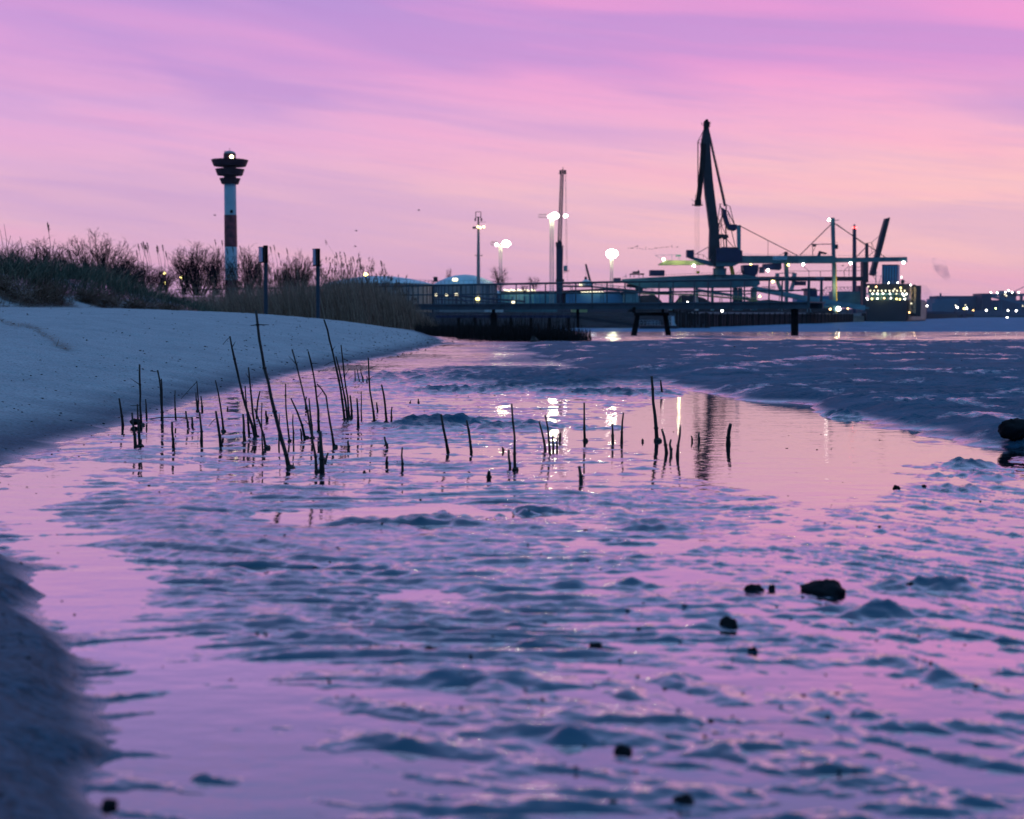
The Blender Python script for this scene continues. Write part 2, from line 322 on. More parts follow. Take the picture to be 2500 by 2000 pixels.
    wet = mixc(t, sand, ramp(t, rm, [(.08, (1,)*3), (.17, (.85,)*3), (.38, (.12,)*3)]), ramp(t, drier, [(0, (.10,)*3), (1, (.02,)*3)]))
    fac = mixc(t, 1.0, wet_fresnel(t, b1.outputs[0]), wet, 'MULTIPLY')
    ms = t.nodes.new('ShaderNodeMixShader'); Lk(t, fac, ms.inputs[0]); Lk(t, df.outputs[0], ms.inputs[1]); Lk(t, gl.outputs[0], ms.inputs[2]); Lk(t, ms.outputs[0], out.inputs['Surface'])
    t.nodes.remove(b)
    return m
mudflat.data.materials.append(ground_material())
# water lying in the hollows of the flat
def water_mat(name, col, rough, ior, layers):
    m = bpy.data.materials.new(name); m.use_nodes = True; t = m.node_tree; b = t.nodes['Principled BSDF']
    b.inputs['Base Color'].default_value = (*col, 1); b.inputs['Roughness'].default_value = rough; b.inputs['IOR'].default_value = ior
    g = t.nodes.new('ShaderNodeNewGeometry'); prev = None
    for (sc, dist, det) in layers:
        mp = t.nodes.new('ShaderNodeMapping'); mp.inputs['Scale'].default_value = sc; Lk(t, g.outputs['Position'], mp.inputs['Vector'])
        n = N(t, 'ShaderNodeTexNoise', Scale=1.0, Detail=det, Roughness=.55); Lk(t, mp.outputs[0], n.inputs['Vector'])
        bn = N(t, 'ShaderNodeBump', Strength=1.0, Distance=dist); Lk(t, n.outputs[0], bn.inputs['Height'])
        if prev is not None: Lk(t, prev, bn.inputs['Normal'])
        prev = bn.outputs[0]
    Lk(t, prev, b.inputs['Normal'])
    if ior > 2:
        df = t.nodes.new('ShaderNodeBsdfDiffuse'); df.inputs['Color'].default_value = (*col, 1); gl = t.nodes.new('ShaderNodeBsdfGlossy'); gl.inputs['Roughness'].default_value = rough; Lk(t, prev, gl.inputs['Normal'])
        ms = t.nodes.new('ShaderNodeMixShader'); Lk(t, wet_fresnel(t, prev), ms.inputs[0]); Lk(t, df.outputs[0], ms.inputs[1]); Lk(t, gl.outputs[0], ms.inputs[2]); Lk(t, ms.outputs[0], t.nodes['Material Output'].inputs['Surface'])
    return m
wy = np.concatenate([[-1.5, 0], np.linspace(.6, 33.5, 60)]); wx = np.linspace(-6, 22, 40)
WY, WX = np.meshgrid(wy, wx, indexing='ij')
pw = grid_mesh('shallow_water', WX, WY, np.zeros(WX.shape)); tag(pw, kind='structure')
pw.data.materials.append(water_mat('still_water', (.03, .05, .075), .03, 30.0, [((3, 6, 1), .0016, 3.0), ((7, 16, 1), .0011, 3.0), ((16, 30, 1), .0003, 2.0)]))
ry = np.array([150, 200, 260, 400, 700, 1200, 2500, 6000.]); rx = np.linspace(-6000, 6000, 13)
RY, RX = np.meshgrid(ry, rx, indexing='ij')
river = grid_mesh('river', RX, RY, np.full(RX.shape, RIVER_Z)); tag(river, kind='structure')
rw = water_mat('river_water', (.05, .13, .22), .35, 1.33, [((.35, .5, 1), .9, 5.0), ((2.5, 3, 1), .3, 3.0)]); river.data.materials.append(rw)
t = rw.node_tree; df = t.nodes.new('ShaderNodeBsdfDiffuse'); ms = t.nodes.new('ShaderNodeMixShader'); g = t.nodes.new('ShaderNodeNewGeometry'); mp = t.nodes.new('ShaderNodeMapping'); mp.inputs['Scale'].default_value = (.22, .09, 1); Lk(t, g.outputs['Position'], mp.inputs['Vector'])
n = N(t, 'ShaderNodeTexNoise', Scale=1.0, Detail=7.0, Roughness=.7); Lk(t, mp.outputs[0], n.inputs['Vector']); Lk(t, ramp(t, n.outputs[0], [(.35, (.035, .11, .19)), (.65, (.085, .20, .31))]), df.inputs['Color'])
ms.inputs[0].default_value = .84; Lk(t, t.nodes['Principled BSDF'].outputs[0], ms.inputs[1]); Lk(t, df.outputs[0], ms.inputs[2]); Lk(t, ms.outputs[0], t.nodes['Material Output'].inputs['Surface'])
# ------------------------------------------------------------------ mesh builder
class MB:
    def __init__(s): s.v = []; s.f = []
    def add(s, vs, fs):
        n = len(s.v); s.v.extend([tuple(v) for v in vs]); s.f.extend([tuple(i + n for i in f) for f in fs]); return s
    def box(s, a, b, rot=0.0):
        (x0, y0, z0), (x1, y1, z1) = a, b
        vs = [(x0, y0, z0), (x1, y0, z0), (x1, y1, z0), (x0, y1, z0), (x0, y0, z1), (x1, y0, z1), (x1, y1, z1), (x0, y1, z1)]
        if rot:
            cx, cy = (x0 + x1) / 2, (y0 + y1) / 2; c, sn = math.cos(rot), math.sin(rot)
            vs = [(cx + (x - cx) * c - (y - cy) * sn, cy + (x - cx) * sn + (y - cy) * c, z) for x, y, z in vs]
        return s.add(vs, [(0, 3, 2, 1), (4, 5, 6, 7), (0, 1, 5, 4), (1, 2, 6, 5), (2, 3, 7, 6), (3, 0, 4, 7)])
    def tube(s, pts, rad, n=6, caps=True):
        pts = [Vector(p) for p in pts]
        if not isinstance(rad, (list, tuple)): rad = [rad] * len(pts)
        rings = []
        for i, p in enumerate(pts):
            d = (pts[min(i + 1, len(pts) - 1)] - pts[max(i - 1, 0)])
            if d.length < 1e-9: d = Vector((0, 0, 1))
            d.normalize()
            a = d.cross(Vector((0, 1, 0)) if abs(d.y) < .9 else Vector((1, 0, 0))).normalized(); b = d.cross(a)
            rings.append([p + (a * math.cos(2 * math.pi * k / n + math.pi / n) + b * math.sin(2 * math.pi * k / n + math.pi / n)) * rad[i] for k in range(n)])
        vs = [v for r in rings for v in r]; fs = []
        for i in range(len(pts) - 1):
            for k in range(n):
                k2 = (k + 1) % n; fs.append((i * n + k, i * n + k2, (i + 1) * n + k2, (i + 1) * n + k))
        if caps:
            fs.append(tuple(range(n))[::-1]); fs.append(tuple((len(pts) - 1) * n + k for k in range(n)))
        return s.add(vs, fs)
    def bar(s, p, q, w): return s.tube([p, q], w * .7071, 4)
    def lathe(s, c, prof, n=24):
        c = Vector(c); vs = []; fs = []
        for r, z in prof:
            for k in range(n): a = 2 * math.pi * k / n; vs.append(c + Vector((r * math.cos(a), r * math.sin(a), z)))
        for i in range(len(prof) - 1):
            for k in range(n):
                k2 = (k + 1) % n; fs.append((i * n + k, i * n + k2, (i + 1) * n + k2, (i + 1) * n + k))
        fs.append(tuple(range(n))[::-1]); fs.append(tuple((len(prof) - 1) * n + k for k in range(n)))
        return s.add(vs, fs)
    def ball(s, c, r, n=8, sq=(1, 1, 1), jit=0.0, rng=random):
        prof = []; c = Vector(c); vs = []; fs = []
        m = max(4, n // 2 + 1)
        for i in range(m + 1):
            t = math.pi * i / m
            for k in range(n):
                a = 2 * math.pi * k / n; j = 1 + jit * rng.uniform(-1, 1)
                vs.append(c + Vector((r * sq[0] * math.sin(t) * math.cos(a) * j, r * sq[1] * math.sin(t) * math.sin(a) * j, -r * sq[2] * math.cos(t) * j)))
        for i in range(m):
            for k in range(n):
                k2 = (k + 1) % n; fs.append((i * n + k, i * n + k2, (i + 1) * n + k2, (i + 1) * n + k))
        return s.add(vs, fs)
    def lattice(s, p, q, w0, w1, seg, r=.06, side=None):
        """square lattice mast from p to q"""
        p, q = Vector(p), Vector(q); d = (q - p).normalized()
        a = d.cross(Vector((0, 1, 0)) if abs(d.y) < .9 else Vector((1, 0, 0))).normalized(); b = d.cross(a)
        def c(i, k):
            t = i / seg; w = (w0 + (w1 - w0) * t) / 2; o = ((-1, -1), (1, -1), (1, 1), (-1, 1))[k]
            return p + (q - p) * t + a * w * o[0] + b * w * o[1]
        for k in range(4):
            s.tube([c(0, k), c(seg, k)], r, 4)
            for i in range(seg):
                k2 = (k + 1) % 4
                s.tube([c(i, k), c(i + 1, k2)] if i % 2 else [c(i, k2), c(i + 1, k)], r * .6, 3)
                s.tube([c(i, k), c(i, k2)], r * .5, 3)
        return s
    def prism(s, pts, Y, depth):
        """a profile given where the photo shows it, Y metres away, with real depth"""
        w = [P(x, y, Y) for x, y in pts]; n = len(w)
        vs = [(v.x, Y - depth / 2, v.z) for v in w] + [(v.x, Y + depth / 2, v.z) for v in w]
        fs = [tuple(range(n)), tuple(range(2 * n - 1, n - 1, -1))]
        fs += [(i, i + n, (i + 1) % n + n, (i + 1) % n) for i in range(n)]
        return s.add(vs, fs)
    def rect(s, x0, y0, x1, y1, Y, depth): return s.prism([(x0, y0), (x1, y0), (x1, y1), (x0, y1)], Y, depth)
    def line(s, pts, Y, wpx, n=5):
        """a round member through photo points, width in photo px"""
        return s.tube([P(x, y, Y) for x, y in pts], wpx * Y / F / 2, n)
    def build(s, name, m, parent=None, loc=None, smooth=False):
        me = bpy.data.meshes.new(name)
        if parent is not None: org = Vector(parent.location)
        elif loc is not None: org = Vector(loc)
        else:
            a = np.array(s.v); i = a[:, 2].argmin(); org = Vector((a[:, 0].mean(), a[:, 1].mean(), a[i, 2]))
        if parent is not None and parent.parent is not None: org = org + Vector(parent.parent.location)
        me.from_pydata([(v[0] - org.x, v[1] - org.y, v[2] - org.z) for v in s.v], [], s.f); me.update()
        bm = bmesh.new(); bm.from_mesh(me); bmesh.ops.recalc_face_normals(bm, faces=bm.faces); bm.to_mesh(me); bm.free()
        if smooth:
            me.polygons.foreach_set('use_smooth', [True] * len(me.polygons))
        o = bpy.data.objects.new(name, me); COL.objects.link(o)
        if m: me.materials.append(m)
        if parent is not None: o.parent = parent
        else: o.location = org
        return o
def sub(o_parent, name, mb, m):
    """a part of a part: the parent is a mesh that sits at its own parent's origin"""
    o = mb.build(name, m, None, loc=Vector(o_parent.parent.location) if o_parent.parent else o_parent.location)
    o.location = (0, 0, 0); o.parent = o_parent
    return o
def ribbons(name, base, dirv, length, width, bend, seg, shade, m, parent=None):
    n = len(base); base = np.asarray(base, float); dirv = dirv / np.linalg.norm(dirv, axis=1, keepdims=True)
    rnd = np.random.RandomState(len(base))
    ang = rnd.rand(n) * math.pi; side = np.stack([np.cos(ang), np.sin(ang) * .6, np.zeros(n)], 1)
    side /= np.linalg.norm(side, axis=1, keepdims=True)
    V = np.zeros((n, seg + 1, 2, 3))
    for i in range(seg + 1):
        t = i / seg
        c = base + dirv * (length * t)[:, None] + bend * (t * t) * length[:, None]
        w = (width * (1 - .75 * t))[:, None] / 2
        V[:, i, 0] = c - side * w; V[:, i, 1] = c + side * w
    co = V.reshape(-1, 3); idx = np.arange(n * (seg + 1) * 2).reshape(n, seg + 1, 2)
    q = np.stack([idx[:, :-1, 0], idx[:, :-1, 1], idx[:, 1:, 1], idx[:, 1:, 0]], -1).reshape(-1, 4)
    me = bpy.data.meshes.new(name); me.vertices.add(len(co)); me.vertices.foreach_set('co', co.astype(np.float32).ravel())
    me.loops.add(len(q) * 4); me.loops.foreach_set('vertex_index', q.ravel().astype(np.int32))
    me.polygons.add(len(q)); me.polygons.foreach_set('loop_start', (np.arange(len(q)) * 4).astype(np.int32)); me.update(calc_edges=True)
    at = me.attributes.new('shade', 'FLOAT', 'POINT'); at.data.foreach_set('value', np.repeat(shade, (seg + 1) * 2).astype(np.float32))
    me.materials.append(m)
    o = bpy.data.objects.new(name, me); COL.objects.link(o)
    if parent: o.parent = parent
    return o
def blade_mat(name, stops, rough=.8):
    m = bpy.data.materials.new(name); m.use_nodes = True; t = m.node_tree; b = t.nodes['Principled BSDF']
    a = t.nodes.new('ShaderNodeAttribute'); a.attribute_name = 'shade'
    Lk(t, ramp(t, a.outputs['Fac'], stops), b.inputs['Base Color']); b.inputs['Roughness'].default_value = rough
    b.inputs['Specular IOR Level'].default_value = .2
    return m
# ------------------------------------------------------------------ materials
TEAL = mat('teal_paint', (.03, .11, .14), .5, var=.3, vscale=.3)
TEAL2 = mat('pale_teal_paint', (.10, .22, .25), .5, var=.3, vscale=.25)
NAVY = mat('navy_paint', (.008, .014, .055), .45, var=.3, vscale=.4)
DARK = mat('dark_steel', (.007, .011, .02), .55, var=.3, vscale=.6)
BLACK = mat('black_timber', (.010, .010, .011), .9, var=.4, vscale=4, bump=.02, bscale=12)
STEEL = mat('galvanised_steel', (.20, .21, .22), .45, metal=.3, var=.2, vscale=1)
WHITE = mat('weathered_white_paint', (.38, .47, .52), .55, var=.2, vscale=.35)
RED = mat('flaking_red_paint', (.16, .025, .035), .6, var=.75, vscale=.9)
DRED = mat('dark_red_paint', (.05, .008, .014), .6, var=.4, vscale=.5)
TANKM = mat('tank_shell', (.16, .20, .23), .55, var=.25, vscale=.12)
TANKT = mat('tank_shell_lit_tan', (.30, .25, .24), .6, var=.25, vscale=.15)  # tan of the lit wall put into the whole shell colour
ROOF = mat('tank_roof', (.18, .36, .42), .5, var=.2, vscale=.2)
BLUE = mat('blue_cladding', (.03, .17, .33), .5, var=.15, vscale=.1)
CYAN = mat('cyan_cladding', (.10, .33, .40), .5, var=.2, vscale=.1)
CONC = mat('concrete', (.20, .20, .21), .85, var=.3, vscale=1)
COAL = mat('coal', (.012, .014, .018), .95, var=.5, vscale=.8)
PIERM = mat('jetty_paint', (.035, .065, .085), .5, var=.35, vscale=1.5)
YEL = mat('yellow_paint_and_lamplight', (.65, .42, .03), .5)  # hook paint; on mast edge and strut it is lamplight put into colour
YGREEN = mat('yellow_green_lamplit', (.30, .36, .16), .5, var=.1, vscale=.4)  # lamplight on the bridge tip, conveyor and low shed, put into the colour
SOIL = mat('bank_stone', (.010, .016, .022), 1.0, var=.5, vscale=.4, bump=.3, bscale=1.5)
SHEET = mat('rusty_sheet_pile', (.025, .018, .022), .8, var=.6, vscale=.35)
HULL = mat('dark_hull', (.012, .014, .022), .5, var=.3, vscale=.15)
HULLT = mat('tan_hull_and_lit_side', (.22, .17, .13), .6, var=.5, vscale=.2)  # barge hull; on the ship's side, lamplight put into the colour
def lampm(name, c, s): return mat(name, (.8, .8, .8), emis=c, estr=s)
L_W = lampm('lamp_white', (1, .96, .84), 14); L_Y = lampm('lamp_yellow', (1, .82, .22), 9); L_O = lampm('lamp_orange', (1, .55, .18), 9)
L_R = lampm('lamp_red', (1, .06, .05), 14); L_FL = lampm('lamp_flood', (1, .97, .86), 24); L_S = lampm('lamp_soft', (1, .86, .5), 2.2); L_G = lampm('lamp_green', (.75, 1, .35), 16)
def pt_light(name, loc, e, c, r, parent):
    l = bpy.data.lights.new(name, 'POINT'); l.energy = e; l.color = c; l.shadow_soft_size = r
    o = bpy.data.objects.new(name, l); COL.objects.link(o); o.location = Vector(loc) - Vector(parent.location); o.parent = parent
    return o
# ------------------------------------------------------------------ land beyond the flat
QA, QB = Vector((41, 325)), Vector((138, 578)); QD = (QB - QA).normalized(); QE = QA + QD * 1500
def land_prism(name, top, z, slope, m):
    """top polygon, sides splay outward by slope down to z-5"""
    n = len(top); cx = sum(p[0] for p in top) / n; cy = sum(p[1] for p in top) / n
    mb = MB(); vs = [(x, y, z) for x, y in top]
    for x, y in top:
        d = Vector((x - cx, y - cy)).normalized() * slope; vs.append((x + d.x, y + d.y, z - 6))
    fs = [tuple(range(n))] + [(i, (i + 1) % n, (i + 1) % n + n, i + n) for i in range(n)]
    mb.add(vs, fs); o = mb.build(name, m); return tag(o, kind='structure')
land_prism('harbour_ground', [(-3000, 334), (-22, 334), (20, 336), (41, 333), (QE.x - 6, QE.y), (QE.x, 6000), (-3000, 6000)], 1.02, 1.0, SOIL)
land_prism('far_bank', [(410, 1510), (700, 1500), (2600, 1480), (2600, 6000), (560, 6000)], 1.6, 14, SOIL)
# stone revetment in front of the harbour ground
X_ = np.linspace(-90, 44, 150); Yr = np.linspace(312, 336, 14); RYY, RXX = np.meshgrid(Yr, X_, indexing='ij')
RZ = -3.2 + (RYY - 312) * .19 + .35 * perlin(RXX * .35, RYY * .5, 5); RZ = np.minimum(RZ, 1.1 + .1 * perlin(RXX, RYY, 6))
rv = grid_mesh('bank', RXX, RYY, RZ); tag(rv, kind='structure'); rv.data.materials.append(SOIL)
# quay wall of sheet piles with a concrete cap
t = empty('quay_wall', (QA.x, QA.y, RIVER_Z), 'dark rusty sheet pile quay wall running from the stone bank to the ship', 'quay wall')
mb = MB(); nrib = 190; perp = Vector((QD.y, -QD.x))
for i in range(nrib):
    a = QA + QD * (i * 272.0 / nrib); b = QA + QD * ((i + .62) * 272.0 / nrib)
    w = 272.0 / nrib * .55; ctr = (a + b) / 2; off = perp * (.35 if i % 2 else 0)
    top = .72 + .12 * random.random()
    mb.add([(a.x + off.x, a.y + off.y, -4), (b.x + off.x, b.y + off.y, -4), (b.x + off.x, b.y + off.y, top), (a.x + off.x, a.y + off.y, top),
            (a.x - perp.x, a.y - perp.y, -4), (b.x - perp.x, b.y - perp.y, -4), (b.x - perp.x, b.y - perp.y, top), (a.x - perp.x, a.y - perp.y, top)],
           [(0, 1, 2, 3), (4, 7, 6, 5), (0, 3, 7, 4), (1, 5, 6, 2), (3, 2, 6, 7)])
mb.build('sheet_piling', SHEET, t)
mb = MB(); a, b = QA - perp * 1.2, QA + perp * .3; c, d = b + QD * 272, a + QD * 272
mb.add([(p.x, p.y, z) for z in (.68, 1.12) for p in (a, b, c, d)], [(0, 3, 2, 1), (4, 5, 6, 7), (0, 1, 5, 4), (1, 2, 6, 5), (2, 3, 7, 6), (3, 0, 4, 7)]); mb.build('cap_beam', CONC, t)
mb = MB()
for i in range(34):
    p = QA + QD * (i * 8 + 3) + perp * .55; mb.tube([(p.x, p.y, -3), (p.x, p.y, 1.0)], .18, 6)
mb.build('fender_pile', BLACK, t)['kind'] = 'stuff'
def quay(px_):
    """the point of the quay edge the photo shows at column px_"""
    r = (px_ - 1250) / F; s_ = (r * QA.y - QA.x) / (QD.x - r * QD.y); q = QA + QD * s_; return q
# ------------------------------------------------------------------ lighthouse
Y = 270.0; k = Y / F
b = P(565, 700, Y); t = empty('lighthouse', (b.x, Y, .5), 'tall slim white and red lighthouse with three dark flared galleries, behind the reeds', 'lighthouse')
def zat(py): return P(565, py, Y).z
r0 = 15.2 * k; r1 = 14.3 * k
MB().lathe((b.x, Y, 0), [(r0, .3), (r0, zat(684))], 32).build('red_base', RED, t, smooth=False)
w1 = MB().lathe((b.x, Y, 0), [(r0, zat(684)), (r0 - .03, zat(603))], 32).build('white_band', WHITE, t)
MB().lathe((b.x, Y, 0), [(r0 + .01, zat(603)), (r0 - .02, zat(525.5))], 32).build('red_band', RED, t)
MB().lathe((b.x, Y, 0), [(r1 + .02, zat(525.5)), (r1, zat(447))], 32).build('white_shaft', WHITE, t)
MB().lathe((b.x, Y, 0), [(r1 + .03, zat(447)), (r1 + .03, zat(376))], 32).build('dark_shaft', DRED, t)
for (hw0, hw1, y0, y1) in ((44.5, 38.5, 386, 401.5), (35, 30, 409.5, 425), (25.5, 20, 433, 447.5)):
    q0, q1 = zat(y0) - .112 * (hw0 * k), zat(y1) - .112 * (hw1 * k)
    MB().lathe((b.x, Y, 0), [(hw1 * k, q1), (hw0 * k, q0), (hw0 * k - .1, q0 + .02), (hw1 * k - .3, q1 + .3)], 40).build('gallery', DRED, t)
dm = MB().lathe((b.x, Y, 0), [(r1, zat(377)), (r1 * .98, zat(374.5)), (r1 * .8, zat(371)), (r1 * .45, zat(369)), (.05, zat(368.3))], 28).build('dome', STEEL, t, smooth=True)
sub(dm, 'antenna', MB().tube([(b.x, Y, zat(370)), (b.x, Y, zat(362))], .05, 4), DARK)
sub(dm, 'antenna', MB().tube([(b.x - 12 * k, Y, zat(378)), (b.x - 13 * k, Y, zat(371)), (b.x - 9 * k, Y, zat(368))], .05, 4), DARK)
MB().ball(P(565.5, 383, Y - r1 - .1), 4.6 * k, 12).build('lantern', lampm('lighthouse_lamp', (1, .85, .42), 9), t, smooth=True)
MB().box((b.x + .15, Y - r1 - .05, zat(521)), (b.x + .65, Y - r1 + .5, zat(514))).build('window', BLACK, t)
# ------------------------------------------------------------------ storage tanks
def tank(px0, px1, ytop, ycr, Y, label, roofm, shellm, band=None):
    c = P((px0 + px1) / 2, 700, Y); r = (px1 - px0) / 2 * Y / F; zt = P(0, ytop, Y).z; zc_ = P(0, ycr, Y).z
    Yc = Y + r; c = Vector((c.x * 1.0, Yc, .9)); t = empty('storage_tank', c, label, 'tank', 'storage tanks by the harbour')
    MB().lathe((c.x, Yc, 0), [(r, .8), (r, zt)], 56).build('shell', shellm, t)
    h = zc_ - zt; rf = MB().lathe((c.x, Yc, 0), [(r * 1.01, zt - .15), (r * 1.01, zt), (r * .8, zt + h * .36), (r * .6, zt + h * .64), (r * .3, zt + h * .91), (.1, zt + h)], 56).build('roof', roofm, t)
    mb = MB()
    for i in range(40):
        a = 2 * math.pi * i / 40; p = (c.x + r * math.cos(a), Yc + r * math.sin(a))
        a2 = 2 * math.pi * (i + 1) / 40; p2 = (c.x + r * math.cos(a2), Yc + r * math.sin(a2))
        mb.tube([(*p, zt), (*p, zt + 1.0)], .05, 3); mb.tube([(*p, zt + 1.0), (*p2, zt + 1.0)], .04, 3)
    mb.build('railing', DARK, t)
    mb = MB()
    for i in range(24):
        a = math.pi + math.pi * i / 23; mb.box((c.x + r * 1.005 * math.cos(a) - .08, Yc + r * 1.005 * math.sin(a) - .08, .9), (c.x + r * 1.005 * math.cos(a) + .08, Yc + r * 1.005 * math.sin(a) + .08, zt))
    mb.build('shell_rib', DARK, t)['kind'] = 'stuff'
    return t, c, r, zt
tank(775, 1048, 691, 670, 380, 'wide pale domed storage tank behind the right end of the reeds', ROOF, TANKT)
tk, tcn_, tr, tz = tank(1052, 1212, 694, 668, 370, 'storage tank with lamps on its roof, left of the antenna mast', ROOF, TANKM)
for px_ in (1108, 1114): MB().ball(P(px_, 683, 369), .45, 8).build('roof_lamp', L_S, tk)
for px_ in (1063, 1122): MB().box(P(px_ - 5, 688, 385), P(px_ + 5, 676, 385) + Vector((0, 1.5, 0))).build('vent', DARK, tk)
tank(1130, 1290, 716, 708, 415, 'low dark blue storage tank just right of the antenna mast', ROOF, BLUE)
# sheds
def shed(name, x0, y0, x1, y1, Y, depth, m, label, cat='shed', roof=None, windows=None, wm=None):
    c = P((x0 + x1) / 2, y1, Y); t = empty(name, (c.x, Y, c.z), label, cat)
    MB().rect(x0, y0, x1, y1, Y + depth / 2, depth).build('wall', m, t)
    a, bq = P(x0 - .8, y0, Y), P(x1 + .8, y0, Y)
    if roof: MB().box((a.x, Y - .25, a.z), (bq.x, Y + depth + .2, a.z + roof)).build('roof', DARK, t)
    for (wx0, wy0, wx1, wy1) in (windows or []):
        q, r_ = P(wx0, wy1, Y), P(wx1, wy0, Y)
        MB().box((q.x, Y - .06, q.z), (r_.x, Y + .05, r_.z)).build('window', wm or L_S, t)
    return t
sh = shed('warehouse', 1222, 715, 1368, 752, 400, 30, CYAN, 'pale cyan warehouse lit along its eaves, under the lattice floodlight mast', 'warehouse', .5)
mb = MB()
for i in range(14): q = P(1232 + i * 5.6, 708 + (i % 3), 399); mb.box((q.x - .25, q.y, q.z - .2), (q.x + .25, q.y + .4, q.z + .2))
mb.build('eave_lamp', L_S, sh); pt_light('eave_light', P(1262, 722, 396), 160, (1, .95, .7), .6, sh)
mb = MB()
for i in range(11):
    x = 1228 + i * 12.6; mb.rect(x, 718, x + 3, 750, 399.6, .35)
mb.build('door', BLUE, sh)
sh = shed('warehouse', 1376, 716, 1512, 752, 395, 36, BLUE, 'bright blue warehouse between the mobile crane and the third floodlight mast', 'warehouse', .5)
mb = MB()
for i in range(16): q = P(1420 + i * 3.6, 713 + (i % 2), 394); mb.box((q.x - .2, q.y, q.z - .15), (q.x + .2, q.y + .4, q.z + .15))
mb.build('eave_lamp', L_S, sh); pt_light('eave_light', P(1450, 720, 390), 130, (.8, .95, 1), .6, sh)
shed('shed', 1518, 716, 1552, 752, 390, 18, TEAL2, 'small grey teal shed beside the coal heap, right of the blue warehouse', 'shed', .4)
for x0, y0, x1, y1, Y_, m, lb in ((1075, 752, 1190, 770, 345, TANKM, 'long low grey building under the jetty deck, left of the square jetty post'),
                            (1183, 752, 1200, 763, 340, WHITE, 'small white hut seen just left of the square jetty post'),
                            (1209, 752, 1229, 763, 341, WHITE, 'small white hut seen just right of the square jetty post'),
                            (1232, 752, 1360, 768, 345, TEAL, 'long low teal shed under the jetty deck, right of the square jetty post'),
                            (1395, 753, 1432, 766, 338, YGREEN, 'low shed lit yellow below the jetty deck near its thin post')):
    shed('harbour_hut', x0, y0, x1, y1, Y_, 6, m, lb, 'building', .25)
# conveyor pipe in front of the second tank and site lamps
t = empty('pipe_rack', P(1113, 740, 350), 'dark pipe rack with lamps crossing in front of the second storage tank', 'pipe rack')
mb = MB(); mb.line([(1060, 724), (1120, 722), (1200, 730), (1282, 736)], 350, 5).line([(1060, 730), (1282, 742)], 350, 3)
for x in (1080, 1113, 1160, 1205, 1250, 1280): mb.line([(x, 724), (x, 762)], 350, 2.5)
mb.line([(1118, 724), (1143, 741)], 350, 3); mb.build('pipe', NAVY, t)
for x, y, m in ((1063, 720, L_S), (1089, 720, L_S), (1114, 719, L_S), (1166, 730, L_Y), (1253, 738, L_S)):
    MB().box(P(x - 4, y + 2.5, 349), P(x + 4, y - 2.5, 349) + Vector((0, .5, 0))).build('lamp', m, t)
# ------------------------------------------------------------------ antenna mast
Y = 350; b = P(1168, 768, Y); t = empty('antenna_mast', (b.x, Y, .9), 'grey steel antenna pole with antenna cage on top and small yellow lamps', 'mast')
MB().tube([P(1168, 770, Y), P(1168, 640, Y), P(1168, 545, Y)], [.5, .42, .28], 10).build('pole', STEEL, t)
mb = MB()
for x in (1161.5, 1174): mb.line([(x, 518), (x, 540)], Y, 2.2, 4)
mb.line([(1161, 517.5), (1174, 517.5)], Y, 1.6); mb.line([(1161, 530), (1174, 530)], Y, 1.6); mb.line([(1168, 530), (1168, 548)], Y, 4.5); mb.line([(1160, 533), (1160, 540)], Y, 3); mb.line([(1176, 533), (1176, 540)], Y, 3); mb.line([(1170, 542.5), (1186, 542)], Y, .8)
mb.build('antenna', DARK, t)
mb = MB(); mb.line([(1154, 554), (1180, 554)], Y, 1.4); mb.line([(1154, 558), (1180, 558)], Y, 1.4); mb.rect(1154, 555, 1162, 558, Y, 1.5); mb.build('platform', DARK, t); mb = MB(); mb.line([(1160, 624), (1177, 624)], Y, 1.6); mb.line([(1160, 621), (1160, 626)], Y, 1); mb.line([(1177, 621), (1177, 626)], Y, 1)
mb.build('platform', DARK, t)
for x, y in ((1167, 554), (1173, 556), (1181, 554)): MB().ball(P(x, y, Y - .5), .28, 8).build('lamp', L_O, t)
# ------------------------------------------------------------------ floodlight masts
def flood(x, ytop, ybot, Y, label, lamps, plat, w0, w1, e, glow=1.0):
    b = P(x, ybot, Y); t = empty('floodlight_mast', (b.x, Y, b.z), label, 'floodlight mast', 'lattice floodlight masts')
    LM = mat('lattice_steel', (.42, .42, .38), .5)
    seg = int((ybot - ytop) / 5); MB().lattice(P(x, ybot, Y), P(x, ytop + 4, Y), w0 * Y / F, w1 * Y / F, seg, .07).build('lattice', LM, t)
    if plat:
        mb = MB(); x0, x1 = plat; mb.line([(x0, ytop + 4), (x1, ytop + 4)], Y, 1.2); mb.line([(x0, ytop - 3), (x1, ytop - 3)], Y, .9)
        n = 4
        for i in range(n + 1): xx = x0 + (x1 - x0) * i / n; mb.line([(xx, ytop - (6 if i in (1, 3) else 3)), (xx, ytop + 4)], Y, .9)
        mb.build('platform', DARK, t)
    for (lx, ly, r) in lamps:
        MB().ball(P(lx, ly, Y - .3), r * Y / F, 20, (1, .7, .74)).build('floodlight', L_FL, t, smooth=True)
    pt_light('flood_glow', P(x + 3, ytop + 1, Y - 1.6), e, (.9, 1, .5), 1.0, t)
    return t
flood(1222, 594, 712, 395, 'floodlight mast with railed arm, nearest right of the antenna mast', [(1212, 597.5, 4), (1236, 595, 10.5)], (1199, 1215), 7, 7, 1300)
flood(1347, 527, 748, 330, 'tallest floodlight mast, crossing in front of the slim mobile crane', [(1343, 529, 5.5), (1354, 527, 10.5), (1381, 527.5, 5)], (1315, 1336), 9.5, 8, 1500)
flood(1493, 622, 752, 420, 'rightmost floodlight mast with one large round glare, behind the blue warehouse', [(1494, 620, 14.5)], None, 6, 6, 2200)
